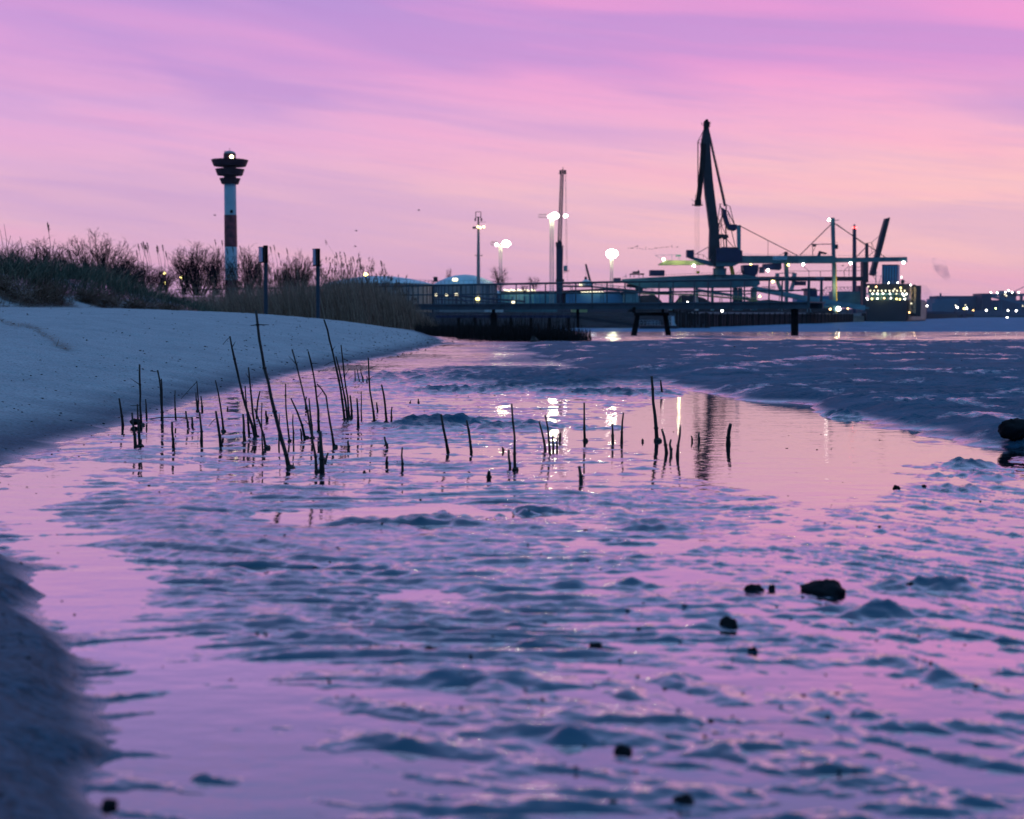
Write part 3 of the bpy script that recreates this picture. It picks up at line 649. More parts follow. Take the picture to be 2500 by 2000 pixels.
# ------------------------------------------------------------------ slim mobile harbour crane
Y = 400; b = P(1366, 760, Y); t = empty('mobile_harbour_crane', (b.x, Y, .9), 'slim mobile harbour crane with upright lattice boom beside the tallest floodlight mast', 'crane')
MB().prism([(1358, 598), (1372, 598), (1374, 690), (1376, 745), (1359, 745), (1358, 690)], Y, 2.2).build('tower', NAVY, t)
MB().rect(1357, 592, 1372, 599, Y, 2.4).line([(1355, 601), (1377, 601)], Y, 1.3).rect(1362, 587, 1368, 593, Y, 1).build('tower_head', DARK, t)
mb = MB(); mb.lattice(P(1366, 600, Y - 2), P(1372.5, 424, Y - 2), 10 * k * 1.2, 8 * k * 1.2, 34, .14); mb.line([(1370, 745), (1374, 600)], Y - 2, 2.6); mb.build('boom', NAVY, t)
mb = MB().rect(1366, 416, 1371, 425, Y - 2, 1.6).rect(1377, 416, 1382, 425, Y - 2, 1.6).rect(1372, 414, 1376, 424, Y - 2, 1.2).line([(1374, 408), (1375, 424)], Y - 2, 1.6).line([(1363, 424), (1384, 424)], Y - 2, 1.2); mb.build('boom_head', DARK, t)
mb = MB()
for xs_ in ((1367, 424, 1361, 598), (1381, 424, 1384, 652), (1382, 424, 1386, 700), (1380, 424, 1381, 652)): mb.line([(xs_[0], xs_[1]), (xs_[2], xs_[3])], Y - 2.5, .5, 3)
mb.build('cable', DARK, t)
cbn = MB().rect(1376, 649, 1385, 661, Y - 2, 2).build('cab', TEAL2, t)
sub(cbn, 'platform', MB().line([(1373, 662), (1390, 662)], Y - 2, 1.4).line([(1389, 657), (1389, 662)], Y - 2, .8).line([(1374, 667), (1384, 664)], Y - 2, 1.2), DARK)
MB().rect(1357, 682, 1377, 688, Y, 2.8).build('collar', DARK, t)
# ------------------------------------------------------------------ small crane behind the conveyor, dome
Y = 410; t = empty('small_crane', P(1438, 705, Y), 'small dark crane jib sticking up behind the conveyor, near the rightmost floodlight mast', 'crane')
MB().tube([P(1444, 700, Y), P(1430, 645, Y)], [.5, .35], 4).build('jib', DARK, t)
MB().line([(1430, 646), (1430, 676)], Y, .6).rect(1427, 676, 1433, 684, Y, 1).build('hook_block', DARK, t)
t = empty('domed_hopper', P(1431, 700, 405), 'pale domed hopper top showing above the jetty rail below the small crane', 'hopper')
q = P(1431, 700, 405); MB().lathe((q.x, q.y, q.z), [(1.6, 0), (1.55, .9), (1.1, 1.6), (.4, 2.0), (.05, 2.05)], 20).build('dome', WHITE, t, smooth=True)
MB().ball(P(1418, 697, 403), .5, 8).build('lamp', L_S, t)
# ------------------------------------------------------------------ conveyors
def gallery(pts, Y, hpx, m, label, legs=(), open_=False, lamps=()):
    c = P(pts[0][0], pts[0][1], Y); t = empty('conveyor', (c.x, Y, c.z), label, 'conveyor', 'conveyor galleries')
    top = [(x, y - hpx / 2) for x, y in pts]; bot = [(x, y + hpx / 2) for x, y in pts][::-1]
    if open_:
        mb = MB(); mb.line(top, Y - 1, 1.8, 4); mb.line(bot, Y - 1, 1.8, 4); mb.line(top, Y + 1, 1.8, 4); mb.line(bot, Y + 1, 1.8, 4)
        for (ax, ay), (bx, by) in zip(pts[:-1], pts[1:]):
            n = max(2, int(abs(bx - ax) / 7))
            for i in range(n):
                u0, u1 = i / n, (i + 1) / n; s_ = 1 if i % 2 else -1
                mb.line([(ax + (bx - ax) * u0, ay + (by - ay) * u0 + s_ * hpx / 2), (ax + (bx - ax) * u1, ay + (by - ay) * u1 - s_ * hpx / 2)], Y - 1, 1.1, 3)
                mb.line([(ax + (bx - ax) * u0, ay + (by - ay) * u0 + hpx / 2), (ax + (bx - ax) * u0, ay + (by - ay) * u0 - hpx / 2)], Y - 1, 1.1, 3)
        mb.build('truss', m, t); MB().prism([(x, y + hpx * .1) for x, y in pts] + [(x, y + hpx * .4) for x, y in pts[::-1]], Y, 1.4).build('belt', DARK, t)
    else: MB().prism(top + bot, Y, 2.6).build('casing', m, t)
    for (x, y0, y1) in legs: MB().line([(x - 2, y0), (x - 4, y1)], Y, 2).line([(x + 2, y0), (x + 4, y1)], Y, 2).line([(x - 3, (y0 + y1) / 2), (x + 3, (y0 + y1) / 2)], Y, 1.2).build('trestle', m, t)
    for (x, y, lm) in lamps: MB().ball(P(x, y, Y - 1.8), .32, 8).build('lamp', lm, t)
    return t
gallery([(1362, 696), (1440, 697), (1560, 708), (1600, 712)], 365, 9, TEAL, 'open truss conveyor just above the blue warehouse', [(1395, 700, 750), (1470, 704, 750), (1548, 708, 752)], True)
gallery([(1375, 712), (1480, 707), (1560, 712), (1640, 716)], 372, 5, DARK, 'thin dark conveyor directly over the roof of the blue warehouse', [])
gallery([(1560, 715), (1690, 717), (1850, 732)], 430, 7, YGREEN, 'yellow green lit conveyor sloping down behind the jetty rail', [(1660, 720, 750), (1760, 727, 750), (1835, 732, 750)], True, [(1855, 724, L_Y)])
gallery([(1838, 704), (1900, 716), (1990, 733), (2110, 752)], 470, 12, TEAL2, 'long pale teal conveyor gallery sloping down towards the ship', [(1905, 722, 762), (1975, 736, 762)])
gallery([(1700, 708), (1780, 720), (1850, 736), (1880, 740)], 480, 6, TEAL, 'dark teal conveyor low behind the big crane girder', [])
gallery([(1860, 745), (1960, 752), (2060, 748), (2120, 752)], 520, 5, TEAL, 'low conveyor among the coal heaps left of the ship', [])
# stockpiles
def heap(pts, Y, depth, label, m=COAL):
    w = [P(x, y, Y) for x, y in pts]; xs_ = [p.x for p in w]; x0, x1 = min(xs_), max(xs_); zb = .95; zt = max(p.z for p in w)
    gx = np.linspace(x0, x1, 40); prof = np.interp(gx, xs_, [p.z for p in w]); gy = np.linspace(-1, 1, 22)
    GY, GX = np.meshgrid(gy, gx, indexing='ij'); Z = zb + (prof[None, :] - zb) * np.clip(1.25 * (1 - np.abs(GY)), 0, 1) + .25 * perlin(GX * .5, GY * 6, 8)
    o = grid_mesh('coal_heap', GX - (x0 + x1) / 2, GY * depth / 2, Z - zb); o.location = ((x0 + x1) / 2, Y, zb); o.data.materials.append(m)
    return tag(o, label, 'coal heap', 'stockpiles on the quay')
heap([(1540, 752), (1556, 722), (1596, 720), (1612, 736), (1620, 752)], 400, 30, 'flat topped coal heap behind the jetty rail above the portal trestle')
heap([(1640, 752), (1662, 722), (1700, 722), (1740, 740), (1760, 752)], 455, 30, 'coal heap under the left arm of the big crane')
heap([(1780, 763), (1810, 752), (1860, 748), (1890, 752), (1912, 763)], 440, 16, 'low coal heap left of the rightmost jetty post')
heap([(1940, 763), (1975, 748), (1995, 746), (2020, 754), (2040, 763)], 480, 18, 'low pointed coal heap right of the rightmost jetty post')
heap([(1740, 745), (1790, 737), (1880, 732), (1960, 742), (1990, 752)], 540, 30, 'long dark heap behind the sloping conveyors')
# ------------------------------------------------------------------ gantry with the big teal box girder
Y = 432; b = P(1690, 765, Y); t = empty('gantry_bridge', (b.x, Y, 1.0), 'big teal box girder gantry that carries the level luffing crane', 'gantry')
MB().prism([(1519, 682), (1600, 677), (1732, 671), (1813, 671), (1850, 677), (1852, 694), (1845, 700), (1788, 703), (1570, 704), (1545, 696), (1519, 689)], Y, 5).build('girder', TEAL, t)
MB().rect(1748, 672.5, 1762, 684, Y - 2.6, .12).build('sign_panel', TEAL2, t)
mb = MB(); 
for i in range(34):
    x = 1620 + i * 6.6; yt = np.interp(x, [1600, 1732, 1813, 1850], [677, 671, 671, 677]); mb.line([(x, yt), (x, yt - 5)], Y - 2.3, .6, 3)
mb.line([(1620, 671), (1732, 666), (1813, 666), (1846, 672)], Y - 2.3, .6, 3); mb.line([(1520, 677), (1530, 674)], Y - 2.3, 1); mb.line([(1528, 667), (1529, 682)], Y - 2.3, .8)
mb.build('railing', DARK, t)
MB().rect(1586, 660, 1621, 674, Y, 4).build('machine_house', NAVY, t)
mb = MB().rect(1538, 668, 1572, 671, Y, 3).rect(1545, 663, 1561, 667, Y, 2.5).rect(1557, 660, 1560, 664, Y, 1)
for x in (1539, 1548, 1560, 1570): mb.line([(x, 670), (x, 678)], Y, 1.6)
mb.build('winch', DARK, t)
MB().rect(1498, 679, 1515, 691, Y, 3).build('cab', NAVY, t)
MB().prism([(1530, 694), (1548, 697), (1572, 699), (1568, 712), (1555, 712), (1550, 703), (1530, 700)], Y, 3).build('hopper', DARK, t)
for (x0, x1, m) in ((1634, 1640, TEAL2), (1698, 1703, WHITE), (1737, 1741, TEAL2), (1790, 1800, TEAL), (1803, 1811, TEAL), (1834, 1846, TEAL)):
    MB().prism([(x0, 703), (x1, 703), (x1 + 1, 758), (x0 - 1, 758)], Y, 2).build('leg', m, t)
MB().line([(1795, 720), (1845, 716)], Y, 3).line([(1800, 703), (1840, 740)], Y, 1.5).build('brace', TEAL, t)
hp = MB().prism([(1811, 648), (1849, 647), (1848, 663), (1838, 681), (1822, 681), (1812, 662)], Y + 6, 5).build('grab_hopper', NAVY, t)
sub(hp, 'frame', MB().line([(1849, 648), (1849, 680)], Y + 6, 1.3).line([(1812, 660), (1800, 678)], Y + 6, 1.2).line([(1806, 660), (1796, 672)], Y + 6, 1).line([(1812, 680), (1850, 680)], Y + 6, 1.5), DARK)
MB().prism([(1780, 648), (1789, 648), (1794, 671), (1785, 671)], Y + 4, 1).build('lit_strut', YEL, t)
# ------------------------------------------------------------------ level luffing crane
Y = 430; k = Y / F; b = P(1757, 671, Y); t = empty('luffing_crane', (b.x, Y, b.z), 'tallest dark blue level luffing crane standing on the teal gantry', 'crane')
MB().prism([(1711, 353), (1717, 318), (1728, 306), (1732, 330), (1733, 367), (1739, 440), (1745, 490), (1753, 550), (1756, 600), (1757, 633), (1730, 633), (1731, 590), (1732, 562), (1727, 520), (1721, 477), (1716, 420)], Y, 2.6).build('main_boom', DARK, t)
MB().prism([(1719, 320), (1719, 297), (1722, 293), (1727, 293), (1729, 300), (1732, 299), (1730, 312)], Y, 3).line([(1712, 299), (1719, 310)], Y, .9).line([(1713, 300), (1713, 307)], Y, .8).line([(1735, 298), (1732, 312)], Y, 1.2).line([(1729, 296), (1735, 300)], Y, .8).build('boom_head', BLACK, t)
MB().prism([(1712, 350), (1723, 352), (1720, 410), (1712, 478), (1710, 492), (1699, 492), (1703, 460), (1709, 400)], Y - 2, 1.8).build('fly_jib', BLACK, t)
MB().line([(1720, 314), (1704, 345)], Y - 2, 1.6).line([(1704, 345), (1704, 482)], Y - 2, 2.6).line([(1704, 345), (1714, 338), (1713, 355)], Y - 2, 1.8).line([(1704, 345), (1713, 355)], Y - 2, 1.3).line([(1719, 400), (1711, 482)], Y - 2, 1.3).line([(1716, 420), (1708, 486)], Y - 2, 1.2).build('jib_tie', BLACK, t)
MB().rect(1697, 489, 1711, 503, Y - 2, 2.4).line([(1690, 501), (1716, 501)], Y - 2, 2.4).line([(1690, 485), (1690, 490), (1697, 492)], Y - 2, .9).line([(1691, 496), (1691, 503)], Y - 2, 1).line([(1715, 494), (1715, 503)], Y - 2, 1).line([(1698, 475), (1698, 490)], Y - 2, 1.2).line([(1712, 488), (1712, 502)], Y - 2, .9).build('jib_platform', BLACK, t)
mb = MB()
for x in (1697, 1700.5, 1704, 1707): mb.line([(x, 503), (x, 664)], Y - 2, .5, 3)
mb.build('hoist_cable', DARK, t)
MB().ball(P(1704, 666, Y - 2), .42, 8, (1.2, 1, .8)).rect(1700, 662, 1708, 664.5, Y - 2, .6).build('hook_block', YEL, t)
mb = MB().tube([P(1729, 314, Y + 1.5), P(1739, 365, Y + 1.5), P(1770, 503, Y + 1.5)], [.28, .34, .42], 6).line([(1731, 315), (1742, 362), (1771, 490)], Y + 3, .7, 3)
for x, y in ((1739, 363), (1751, 412), (1761, 462)): mb.line([(x - 3, y), (x + 3, y)], Y + 1.5, 1.6)
mb.build('luffing_rod', DARK, t)
mb = MB()
for w_, pts in ((2.4, [(1762, 498), (1757, 498), (1768, 530)]), (2.0, [(1758, 500), (1752, 538)]), (3.2, [(1766, 520), (1747, 572), (1740, 600)]), (3.4, [(1773, 499), (1772, 560), (1774, 604)]),
               (1.8, [(1773, 500), (1782, 504), (1793, 548)]), (2.6, [(1776, 514), (1794, 550)]), (2.0, [(1786, 564), (1796, 606)]), (1.8, [(1774, 584), (1793, 606)]), (1.5, [(1752, 530), (1773, 575)]),
               (1.5, [(1762, 530), (1760, 604)]), (1.5, [(1763, 540), (1752, 575)]), (1.3, [(1754, 555), (1774, 545)]), (1.2, [(1766, 520), (1786, 560)]), (2.6, [(1764, 570), (1768, 604)]), (1.2, [(1778, 520), (1784, 548)]), (1, [(1749, 520), (1757, 560)]), (1.2, [(1757, 524), (1780, 524)])):
    mb.line(pts, Y + 1, w_, 5)
mb.prism([(1752, 572), (1776, 574), (1777, 581), (1770, 585), (1764, 580), (1757, 584), (1750, 580)], Y + 1, 3); mb.build('back_frame', DARK, t)
MB().prism([(1762, 508), (1770, 514), (1776, 536), (1780, 548), (1797, 549), (1798, 560), (1792, 564), (1778, 561), (1770, 545), (1763, 524)], Y + 1, 3).build('counterweight', NAVY, t)
hs = MB().prism([(1745, 608), (1762, 604), (1808, 613), (1808, 640), (1745, 640)], Y, 7).build('machine_house', NAVY, t)
sub(hs, 'roof_hatch', MB().prism([(1768, 604), (1800, 605), (1800, 613), (1768, 610)], Y, 5), DARK)
MB().prism([(1745, 640), (1808, 640), (1790, 650), (1745, 652)], Y, 6).build('slewing_deck', TEAL, t)
MB().prism([(1733, 633), (1755, 600), (1757, 640), (1745, 650), (1732, 640)], Y - .5, 4).build('boom_foot', DARK, t)
c = P(1757, 671, Y); MB().lathe((c.x, Y, 0), [(2.0, c.z - .1), (2.0, P(0, 658, Y).z), (2.1, P(0, 658, Y).z), (2.1, P(0, 655, Y).z), (1.4, P(0, 655, Y).z), (1.4, P(0, 648, Y).z)], 24).build('pedestal', TEAL, t)
ar = MB().prism([(1680, 629), (1692, 628), (1737, 639), (1746, 650), (1734, 650), (1689, 633)], Y - 1, 2.2).build('cab_arm', TEAL, t)
MB().rect(1676, 611, 1693, 629, Y - 1, 3).build('cab', NAVY, t)
sub(ar, 'railing', MB().line([(1693, 620), (1717, 622), (1730, 635)], Y - 1, 1).line([(1717, 622), (1717, 632)], Y - 1, 1).line([(1705, 621), (1705, 630)], Y - 1, .9), DARK)
# ------------------------------------------------------------------ long unloader bridge with its mast and stays
Y = 520; b = P(2033, 765, Y); t = empty('unloader_bridge', (b.x, Y, 1.1), 'long teal unloader bridge hung from a tall mast, with lit green left tip', 'gantry')
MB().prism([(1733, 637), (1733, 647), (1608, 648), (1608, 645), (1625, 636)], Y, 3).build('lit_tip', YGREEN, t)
MB().rect(1733, 625, 2033, 643, Y, 4).prism([(2033, 626), (2041, 630), (2211, 628), (2211, 638), (2033, 641)], Y, 4).line([(2205, 639), (2216, 639)], Y, 2.2).build('girder', TEAL, t)
mb = MB(); mb.line([(1735, 621), (2030, 621)], Y - 1.8, .5, 3); mb.line([(2045, 624), (2211, 624)], Y - 1.8, .5, 3)
for i in range(74):
    x = 1735 + i * 6.5; mb.line([(x, 627), (x, 621 if x < 2033 else 624)], Y - 1.8, .4, 3)
mb.line([(1600, 623.5), (1660, 622)], Y, .8); mb.line([(1600, 623.5), (1622, 636)], Y, .9); mb.line([(1640, 622), (1640, 636)], Y, .9); mb.line([(1657, 628), (1660, 636)], Y, 1); mb.rect(1650, 622, 1662, 627, Y, 1); mb.build('railing', TEAL2, t)
c0, c1 = P(1887, 634.5, Y - 2.1), P(1921, 625.8, Y - 2.1)
bd_ = MB().box((c0.x, c0.y - .1, c0.z), (c1.x, c0.y, c1.z)).build('name_board', mat('board_blue', (.03, .22, .32), .5), t)
def lettering(txt, c0, c1, yy, parent, m, name='lettering'):
    cu = bpy.data.curves.new(name, 'FONT'); cu.body = txt; cu.align_x = 'CENTER'; cu.align_y = 'CENTER'; cu.size = 1.0; cu.extrude = .02; cu.shear = .25
    o = bpy.data.objects.new(name, cu); COL.objects.link(o); bpy.context.view_layer.update()
    dg = bpy.context.evaluated_depsgraph_get(); me = bpy.data.meshes.new_from_object(o.evaluated_get(dg)); bpy.data.objects.remove(o)
    w = max(v.co.x for v in me.vertices) - min(v.co.x for v in me.vertices); h = max(v.co.y for v in me.vertices) - min(v.co.y for v in me.vertices)
    sx_ = (c1.x - c0.x) * .84 / w; sy_ = (c1.z - c0.z) * .62 / h
    for v in me.vertices: v.co = Vector((v.co.x * sx_, v.co.z, v.co.y * sy_))
    me.materials.append(m); o = bpy.data.objects.new(name, me); COL.objects.link(o)
    base = Vector(parent.parent.location) if parent.parent else Vector(parent.location)
    o.location = Vector(((c0.x + c1.x) / 2, yy, (c0.z + c1.z) / 2)) - base; o.parent = parent
    return o
LET = mat('pale_letter_paint', (.5, .75, .85), .5)
lettering('Rhenus', c0, c1, c0.y - .13, bd_, LET)
sub(bd_, 'border', MB().box((c0.x, c0.y - .14, c1.z - .12), (c1.x, c0.y - .1, c1.z)).box((c0.x, c0.y - .14, c0.z), (c1.x, c0.y - .1, c0.z + .12)).box((c0.x, c0.y - .14, c0.z), (c0.x + .12, c0.y - .1, c1.z)).box((c1.x - .12, c0.y - .14, c0.z), (c1.x, c0.y - .1, c1.z)), LET)
MB().prism([(2029, 533), (2037, 533), (2039, 640), (2041, 765), (2033, 765), (2032, 640)], Y, 1.6).build('mast', TEAL, t)
MB().prism([(2038, 643), (2041, 643), (2044, 765), (2039, 765)], Y + .5, 1.0).build('lit_mast_edge', YEL, t)  # lamplight down the mast's right side, put in as a yellow strip
MB().line([(2021, 541), (2049, 537)], Y, 1.6).rect(2030, 532, 2037, 540, Y, 1).rect(2039, 597, 2045, 608, Y, 1.5).line([(2038, 592), (2046, 592)], Y, 1).line([(1983, 597), (2031, 596)], Y, 2).line([(1984, 595), (1984, 624)], Y, 1.8).line([(1992, 600), (1985, 614)], Y, 1.2).rect(1983, 596, 1992, 602, Y, 1).build('platform', DARK, t)
MB().prism([(1799, 550), (1808, 550), (1808, 626), (1800, 626)], Y + 1, 1.4).build('left_post', TEAL2, t)
MB().line([(1805, 551), (1947, 624)], Y, 2.2).line([(1875, 587), (1875, 625)], Y, 1.2).line([(1953, 623), (2031, 546)], Y, 2.4).line([(2038, 546), (2114, 597)], Y, 2.4).line([(2042, 546), (2113, 600)], Y, .8).line([(2117, 598), (2165, 631)], Y, 2).line([(1700, 620), (1735, 600)], Y, 1.8).line([(2082, 636), (2113, 604)], Y, 1.4).build('stay', DARK, t)
MB().rect(1915, 615, 1922, 625, Y, 1.5).line([(1902, 625), (1916, 616)], Y, 1.1).line([(1922, 616), (1930, 625)], Y, 1.1).prism([(1996, 624), (2000, 613), (2018, 618), (2017, 621), (2003, 619), (2002, 626)], Y, 1.5).build('winch', DARK, t)
tr_ = MB().prism([(1862, 645), (1906, 643), (1906, 656), (1902, 660), (1875, 658), (1862, 656)], Y, 3).rect(1854, 652, 1866, 667, Y, 2).build('trolley', NAVY, t)
MB().prism([(1915, 643), (1923, 643), (1925, 690), (1922, 755), (1916, 755), (1917, 690)], Y, 2).build('leg', TEAL, t)
for x, y, m in ((1620, 633, L_W), (1694, 649, L_W), (1833, 647, L_Y), (1925, 647, L_Y), (1961, 646, L_W), (1875, 660, L_W), (2077, 643, L_W), (2024, 537, L_W), (2206, 641, L_W)):
    MB().ball(P(x, y, Y - 2.2), .42 if m is not L_W else .5, 8).build('lamp', m, t)
pt_light('tip_light', P(1660, 628, Y - 6), 1200, (1, .95, .5), .5, t); pt_light('mast_light', P(2047, 700, Y - 5), 1500, (1, .8, .35), .4, t)
MB().ball(P(2047, 754, Y - 2), .8, 8).build('mast_foot_lamp', L_W, t)
# ------------------------------------------------------------------ second unloader
Y = 560; b = P(1930, 765, Y); t = empty('second_unloader', (b.x, Y, 1.1), 'lower dark unloader bridge ending left of the ship, with its raised boom', 'gantry')
MB().rect(1850, 676, 2104, 686, Y, 4).rect(2104, 640, 2112, 760, Y, 4).build('girder', DARK, t)
c0, c1 = P(1992, 683.5, Y - 2.1), P(2013, 677.5, Y - 2.1)
bd2 = MB().box((c0.x, c0.y - .1, c0.z), (c1.x, c0.y, c1.z)).build('name_board', mat('board_blue_dark', (.02, .12, .2), .5), t); lettering('Rhenus', c0, c1, c0.y - .13, bd2, LET)
mb = MB().line([(1925, 662), (2108, 661)], Y, 1.2)
for x in (1975, 2003, 2061, 2073, 2108): mb.line([(x, 661 if x != 2073 else 652), (x, 677)], Y, 1.3)
mb.line([(2073, 652), (2108, 652)], Y, 1).line([(1955, 645), (1976, 663)], Y, 1.3).line([(2060, 662), (2078, 643)], Y, 1.3).line([(2100, 643), (2112, 655)], Y, 1.2); mb.build('railing', DARK, t)
for pts in ([(1894, 667), (1901, 667), (1902, 690), (1912, 712), (1904, 712), (1896, 690)], [(1935, 667), (1944, 667), (1941, 690), (1934, 712), (1926, 712), (1934, 690)]):
    MB().prism(pts, Y, 2.5).build('leg', TEAL2, t)
MB().line([(1896, 668), (1940, 666)], Y, 2).line([(1900, 667), (1888, 678)], Y, 1).build('cross_beam', TEAL, t)
MB().rect(1938, 687, 1966, 697, Y, 3).build('trolley', NAVY, t)
MB().ball(P(1887, 687, Y - 3), .6, 8).build('lamp', L_Y, t)
MB().prism([(2160, 534), (2171, 532), (2156, 592), (2134, 674), (2123, 671), (2139, 613), (2149, 572)], Y, 3).line([(2169, 532), (2171, 532)], Y, 3).build('raised_boom', DARK, t)
mb = MB().rect(2113, 594, 2119, 690, Y, 1.6)
for w_, pts in ((1.4, [(2128, 592), (2152, 572)]), (1.3, [(2116, 594), (2128, 592)]), (1.2, [(2128, 592), (2136, 612)]), (1.6, [(2120, 625), (2140, 610)]), (1, [(2128, 592), (2128, 620)]), (1.4, [(2112, 597), (2120, 597)]), (1.0, [(2092, 628), (2114, 604)]), (1.2, [(2130, 672), (2142, 690)]), (1, [(2156, 570), (2158, 540)])):
    mb.line(pts, Y, w_, 4)
mb.build('boom_mast', DARK, t)
# control hut, lattice bridges
t = shed('control_hut', 1966, 707, 1991, 725, 500, 6, NAVY, 'small dark control hut right behind the right end of the jetty rail', 'hut', .4)
MB().line([(1968, 703), (1990, 703)], 500, .7).line([(1968, 703), (1968, 707)], 500, .7).line([(1990, 703), (1990, 707)], 500, .7).build('railing', DARK, t)
for (x0, x1, yt, yb, Y_, lb) in ((1852, 1892, 700, 712, 700, 'small distant lattice arch bridge behind the jetty rail'), (2000, 2078, 701, 720, 660, 'larger distant lattice arch bridge left of the chimney')):
    t = empty('lattice_bridge', P(x0, yb, Y_), lb, 'bridge'); mb = MB(); n = 9
    prev = None
    for i in range(n + 1):
        u_ = i / n; x = x0 + (x1 - x0) * u_; yy = yb - (yb - yt) * min(1, math.sin(math.pi * min(u_, 1 - u_ * .45) * .95) * 1.6 + .02)
        for dz in (0, 3):
            mb.line([(x, yb), (x, yy)], Y_ + dz, .9, 3)
            if prev: mb.line([(prev[0], prev[1]), (x, yy)], Y_ + dz, 1.4, 4); mb.line([(prev[0], yb), (x, yy)], Y_ + dz, .8, 3); mb.line([(prev[0], prev[1]), (x, yb)], Y_ + dz, .8, 3)
        prev = (x, yy)
    mb.line([(x0, yb), (x1, yb)], Y_, 1.6, 4); mb.build('truss', NAVY, t)
# ------------------------------------------------------------------ chimney
Y = 800; b = P(2086, 765, Y); t = empty('chimney', (b.x, Y, 1.5), 'tall dark blue factory chimney with red warning lights near its top', 'chimney')
MB().tube([P(2086, 766, Y), P(2086, 556, Y)], [5.7 * Y / F, 4.4 * Y / F], 20).build('stack', NAVY, t)
MB().tube([P(2086, 557, Y), P(2086, 548, Y)], [2.6 * Y / F, 2.3 * Y / F], 14).build('flue_tip', CONC, t)
for x in (2082.5, 2089.5): MB().ball(P(x, 556, Y - 1), .42, 8).build('warning_light', L_R, t)
MB().rect(2082, 553, 2090, 556.5, Y, 1.5).build('cap_ring', mat('red_cap', (.4, .04, .05)), t)
shed('red_silo', 2092, 698, 2103, 740, 640, 6, mat('silo_red', (.12, .03, .06), .6, var=.5, vscale=.2), 'dark reddish silo between the chimney and the ship', 'silo')
shed('quay_building', 2030, 712, 2100, 752, 620, 10, TEAL, 'low dark teal building at the foot of the chimney', 'building')
shed('quay_building', 1940, 722, 2032, 752, 640, 10, BLUE, 'low blue building left of the tall unloader mast', 'building')
# ------------------------------------------------------------------ ship seen from astern
Y = 613; k = Y / F; b = P(2160, 785, Y)
t = empty('cargo_ship', (b.x, Y, RIVER_Z), 'dark hulled cargo ship with rows of bright deck lamps, seen from its stern', 'ship')
sl = Vector((QD.x, QD.y)); XL, XR = P(2110, 785, Y).x, P(2217, 785, Y).x; zd = P(0, 733, Y).z; ln = 105.0
def sp3(x, along, z): return (x + sl.x / sl.y * along, Y + along, z)
def shipbox(x0, x1, a0, a1, z0, z1, mb=None):
    mb = mb or MB(); vs = [sp3(x0, a0, z0), sp3(x1, a0, z0), sp3(x1, a1, z0), sp3(x0, a1, z0), sp3(x0, a0, z1), sp3(x1, a0, z1), sp3(x1, a1, z1), sp3(x0, a1, z1)]
    return mb.add(vs, [(0, 3, 2, 1), (4, 5, 6, 7), (0, 1, 5, 4), (1, 2, 6, 5), (2, 3, 7, 6), (3, 0, 4, 7)])
xi = XR - XL
mb = MB(); secs = [(0, .04, .0, zd), (3, .01, 0, zd), (ln * .8, 0.0, 0, zd), (ln * .93, .12, 0, zd + 1), (ln, .48, .0, zd + 2)]
ring = []
for (al, ins, _, zt) in secs:
    l, r_ = XL + xi * ins, XR - xi * ins
    ring.append([sp3(l + xi * .03, al, RIVER_Z - 1), sp3(r_ - xi * .03, al, RIVER_Z - 1), sp3(r_, al, RIVER_Z + 2), sp3(r_, al, zt), sp3(l, al, zt), sp3(l, al, RIVER_Z + 2)])
vs = [v for r_ in ring for v in r_]; fs = [tuple(range(6))[::-1], tuple(range(24, 30))]
for i in range(4):
    for j in range(6): fs.append((i * 6 + j, i * 6 + (j + 1) % 6, (i + 1) * 6 + (j + 1) % 6, (i + 1) * 6 + j))
mb.add(vs, fs); hull = mb.build('hull', HULL, t)
sub(hull, 'lit_side_plating', shipbox(XR + .02, XR + .12, 1, ln * .75, RIVER_Z + .6, zd - .2), HULLT)  # glow of the deck lamps on the side, put in as tan plating
def zz(py): return P(0, py, Y).z
# open mooring deck: posts, deck above
shipbox(XL + .3, XR - .3, .5, 14, zz(719), zz(716)).build('upper_deck', TEAL2, t)
shipbox(XL + 1.2, XR - 1.2, 5, 16, zd, zz(719)).build('deck_house', TEAL2, t)
mb = MB()
for i in range(9): x = XL + .4 + (xi - .8) * i / 8; shipbox(x - .12, x + .12, .6, .85, zd, zz(719), mb)
mb.build('stanchion', TEAL, t)
mb = MB(); shipbox(XL + .1, XR - .1, .2, .3, zd + .95, zd + 1.05, mb); shipbox(XL + .1, XR - .1, .2, .3, zd + .5, zd + .58, mb); mb.build('railing', STEEL, t)
shipbox(XL + 1.0, XR - .8, 3, 16, zz(716), zz(700)).build('accommodation', DARK, t)
mb = MB()
for i in range(10): x = XL + 2 + (xi - 4) * i / 9; shipbox(x - .25, x + .25, 2.9, 3.1, zz(712), zz(708), mb)
mb.build('window', L_S, t)
br = shipbox(XL - 1.0, XR + .2, 2.4, 9, zz(700), zz(692.5)).build('bridge_deck', DARK, t)
sub(br, 'wing', shipbox(XL - 1.8, XL - 1.0, 2.4, 6, zz(694.5), zz(692.5)), TEAL)
mb = MB()
for i in range(14): x = XL + (xi - .6) * i / 13; mb.tube([sp3(x, 2.6, zz(692)), sp3(x, 2.6, zz(687))], .05, 3)
mb.tube([sp3(XL, 2.6, zz(687)), sp3(XR, 2.6, zz(687))], .05, 3); mb.build('upper_railing', STEEL, t)
fx0, fx1 = P(2161, 0, Y).x, P(2200, 0, Y).x
fn = shipbox(fx0, fx1, 5, 13, zz(692), zz(646)).build('funnel', BLUE, t)
mb = MB(); shipbox(fx0 - .05, fx1 + .05, 4.9, 13.1, zz(648), zz(645), mb); sub(fn, 'rim', mb, NAVY)
mb = MB()
for i in range(6): x = fx0 + .5 + i * 1.2; shipbox(x, x + .35, 4.85, 4.97, zz(690), zz(650), mb)
sub(fn, 'panel_rib', mb, NAVY)
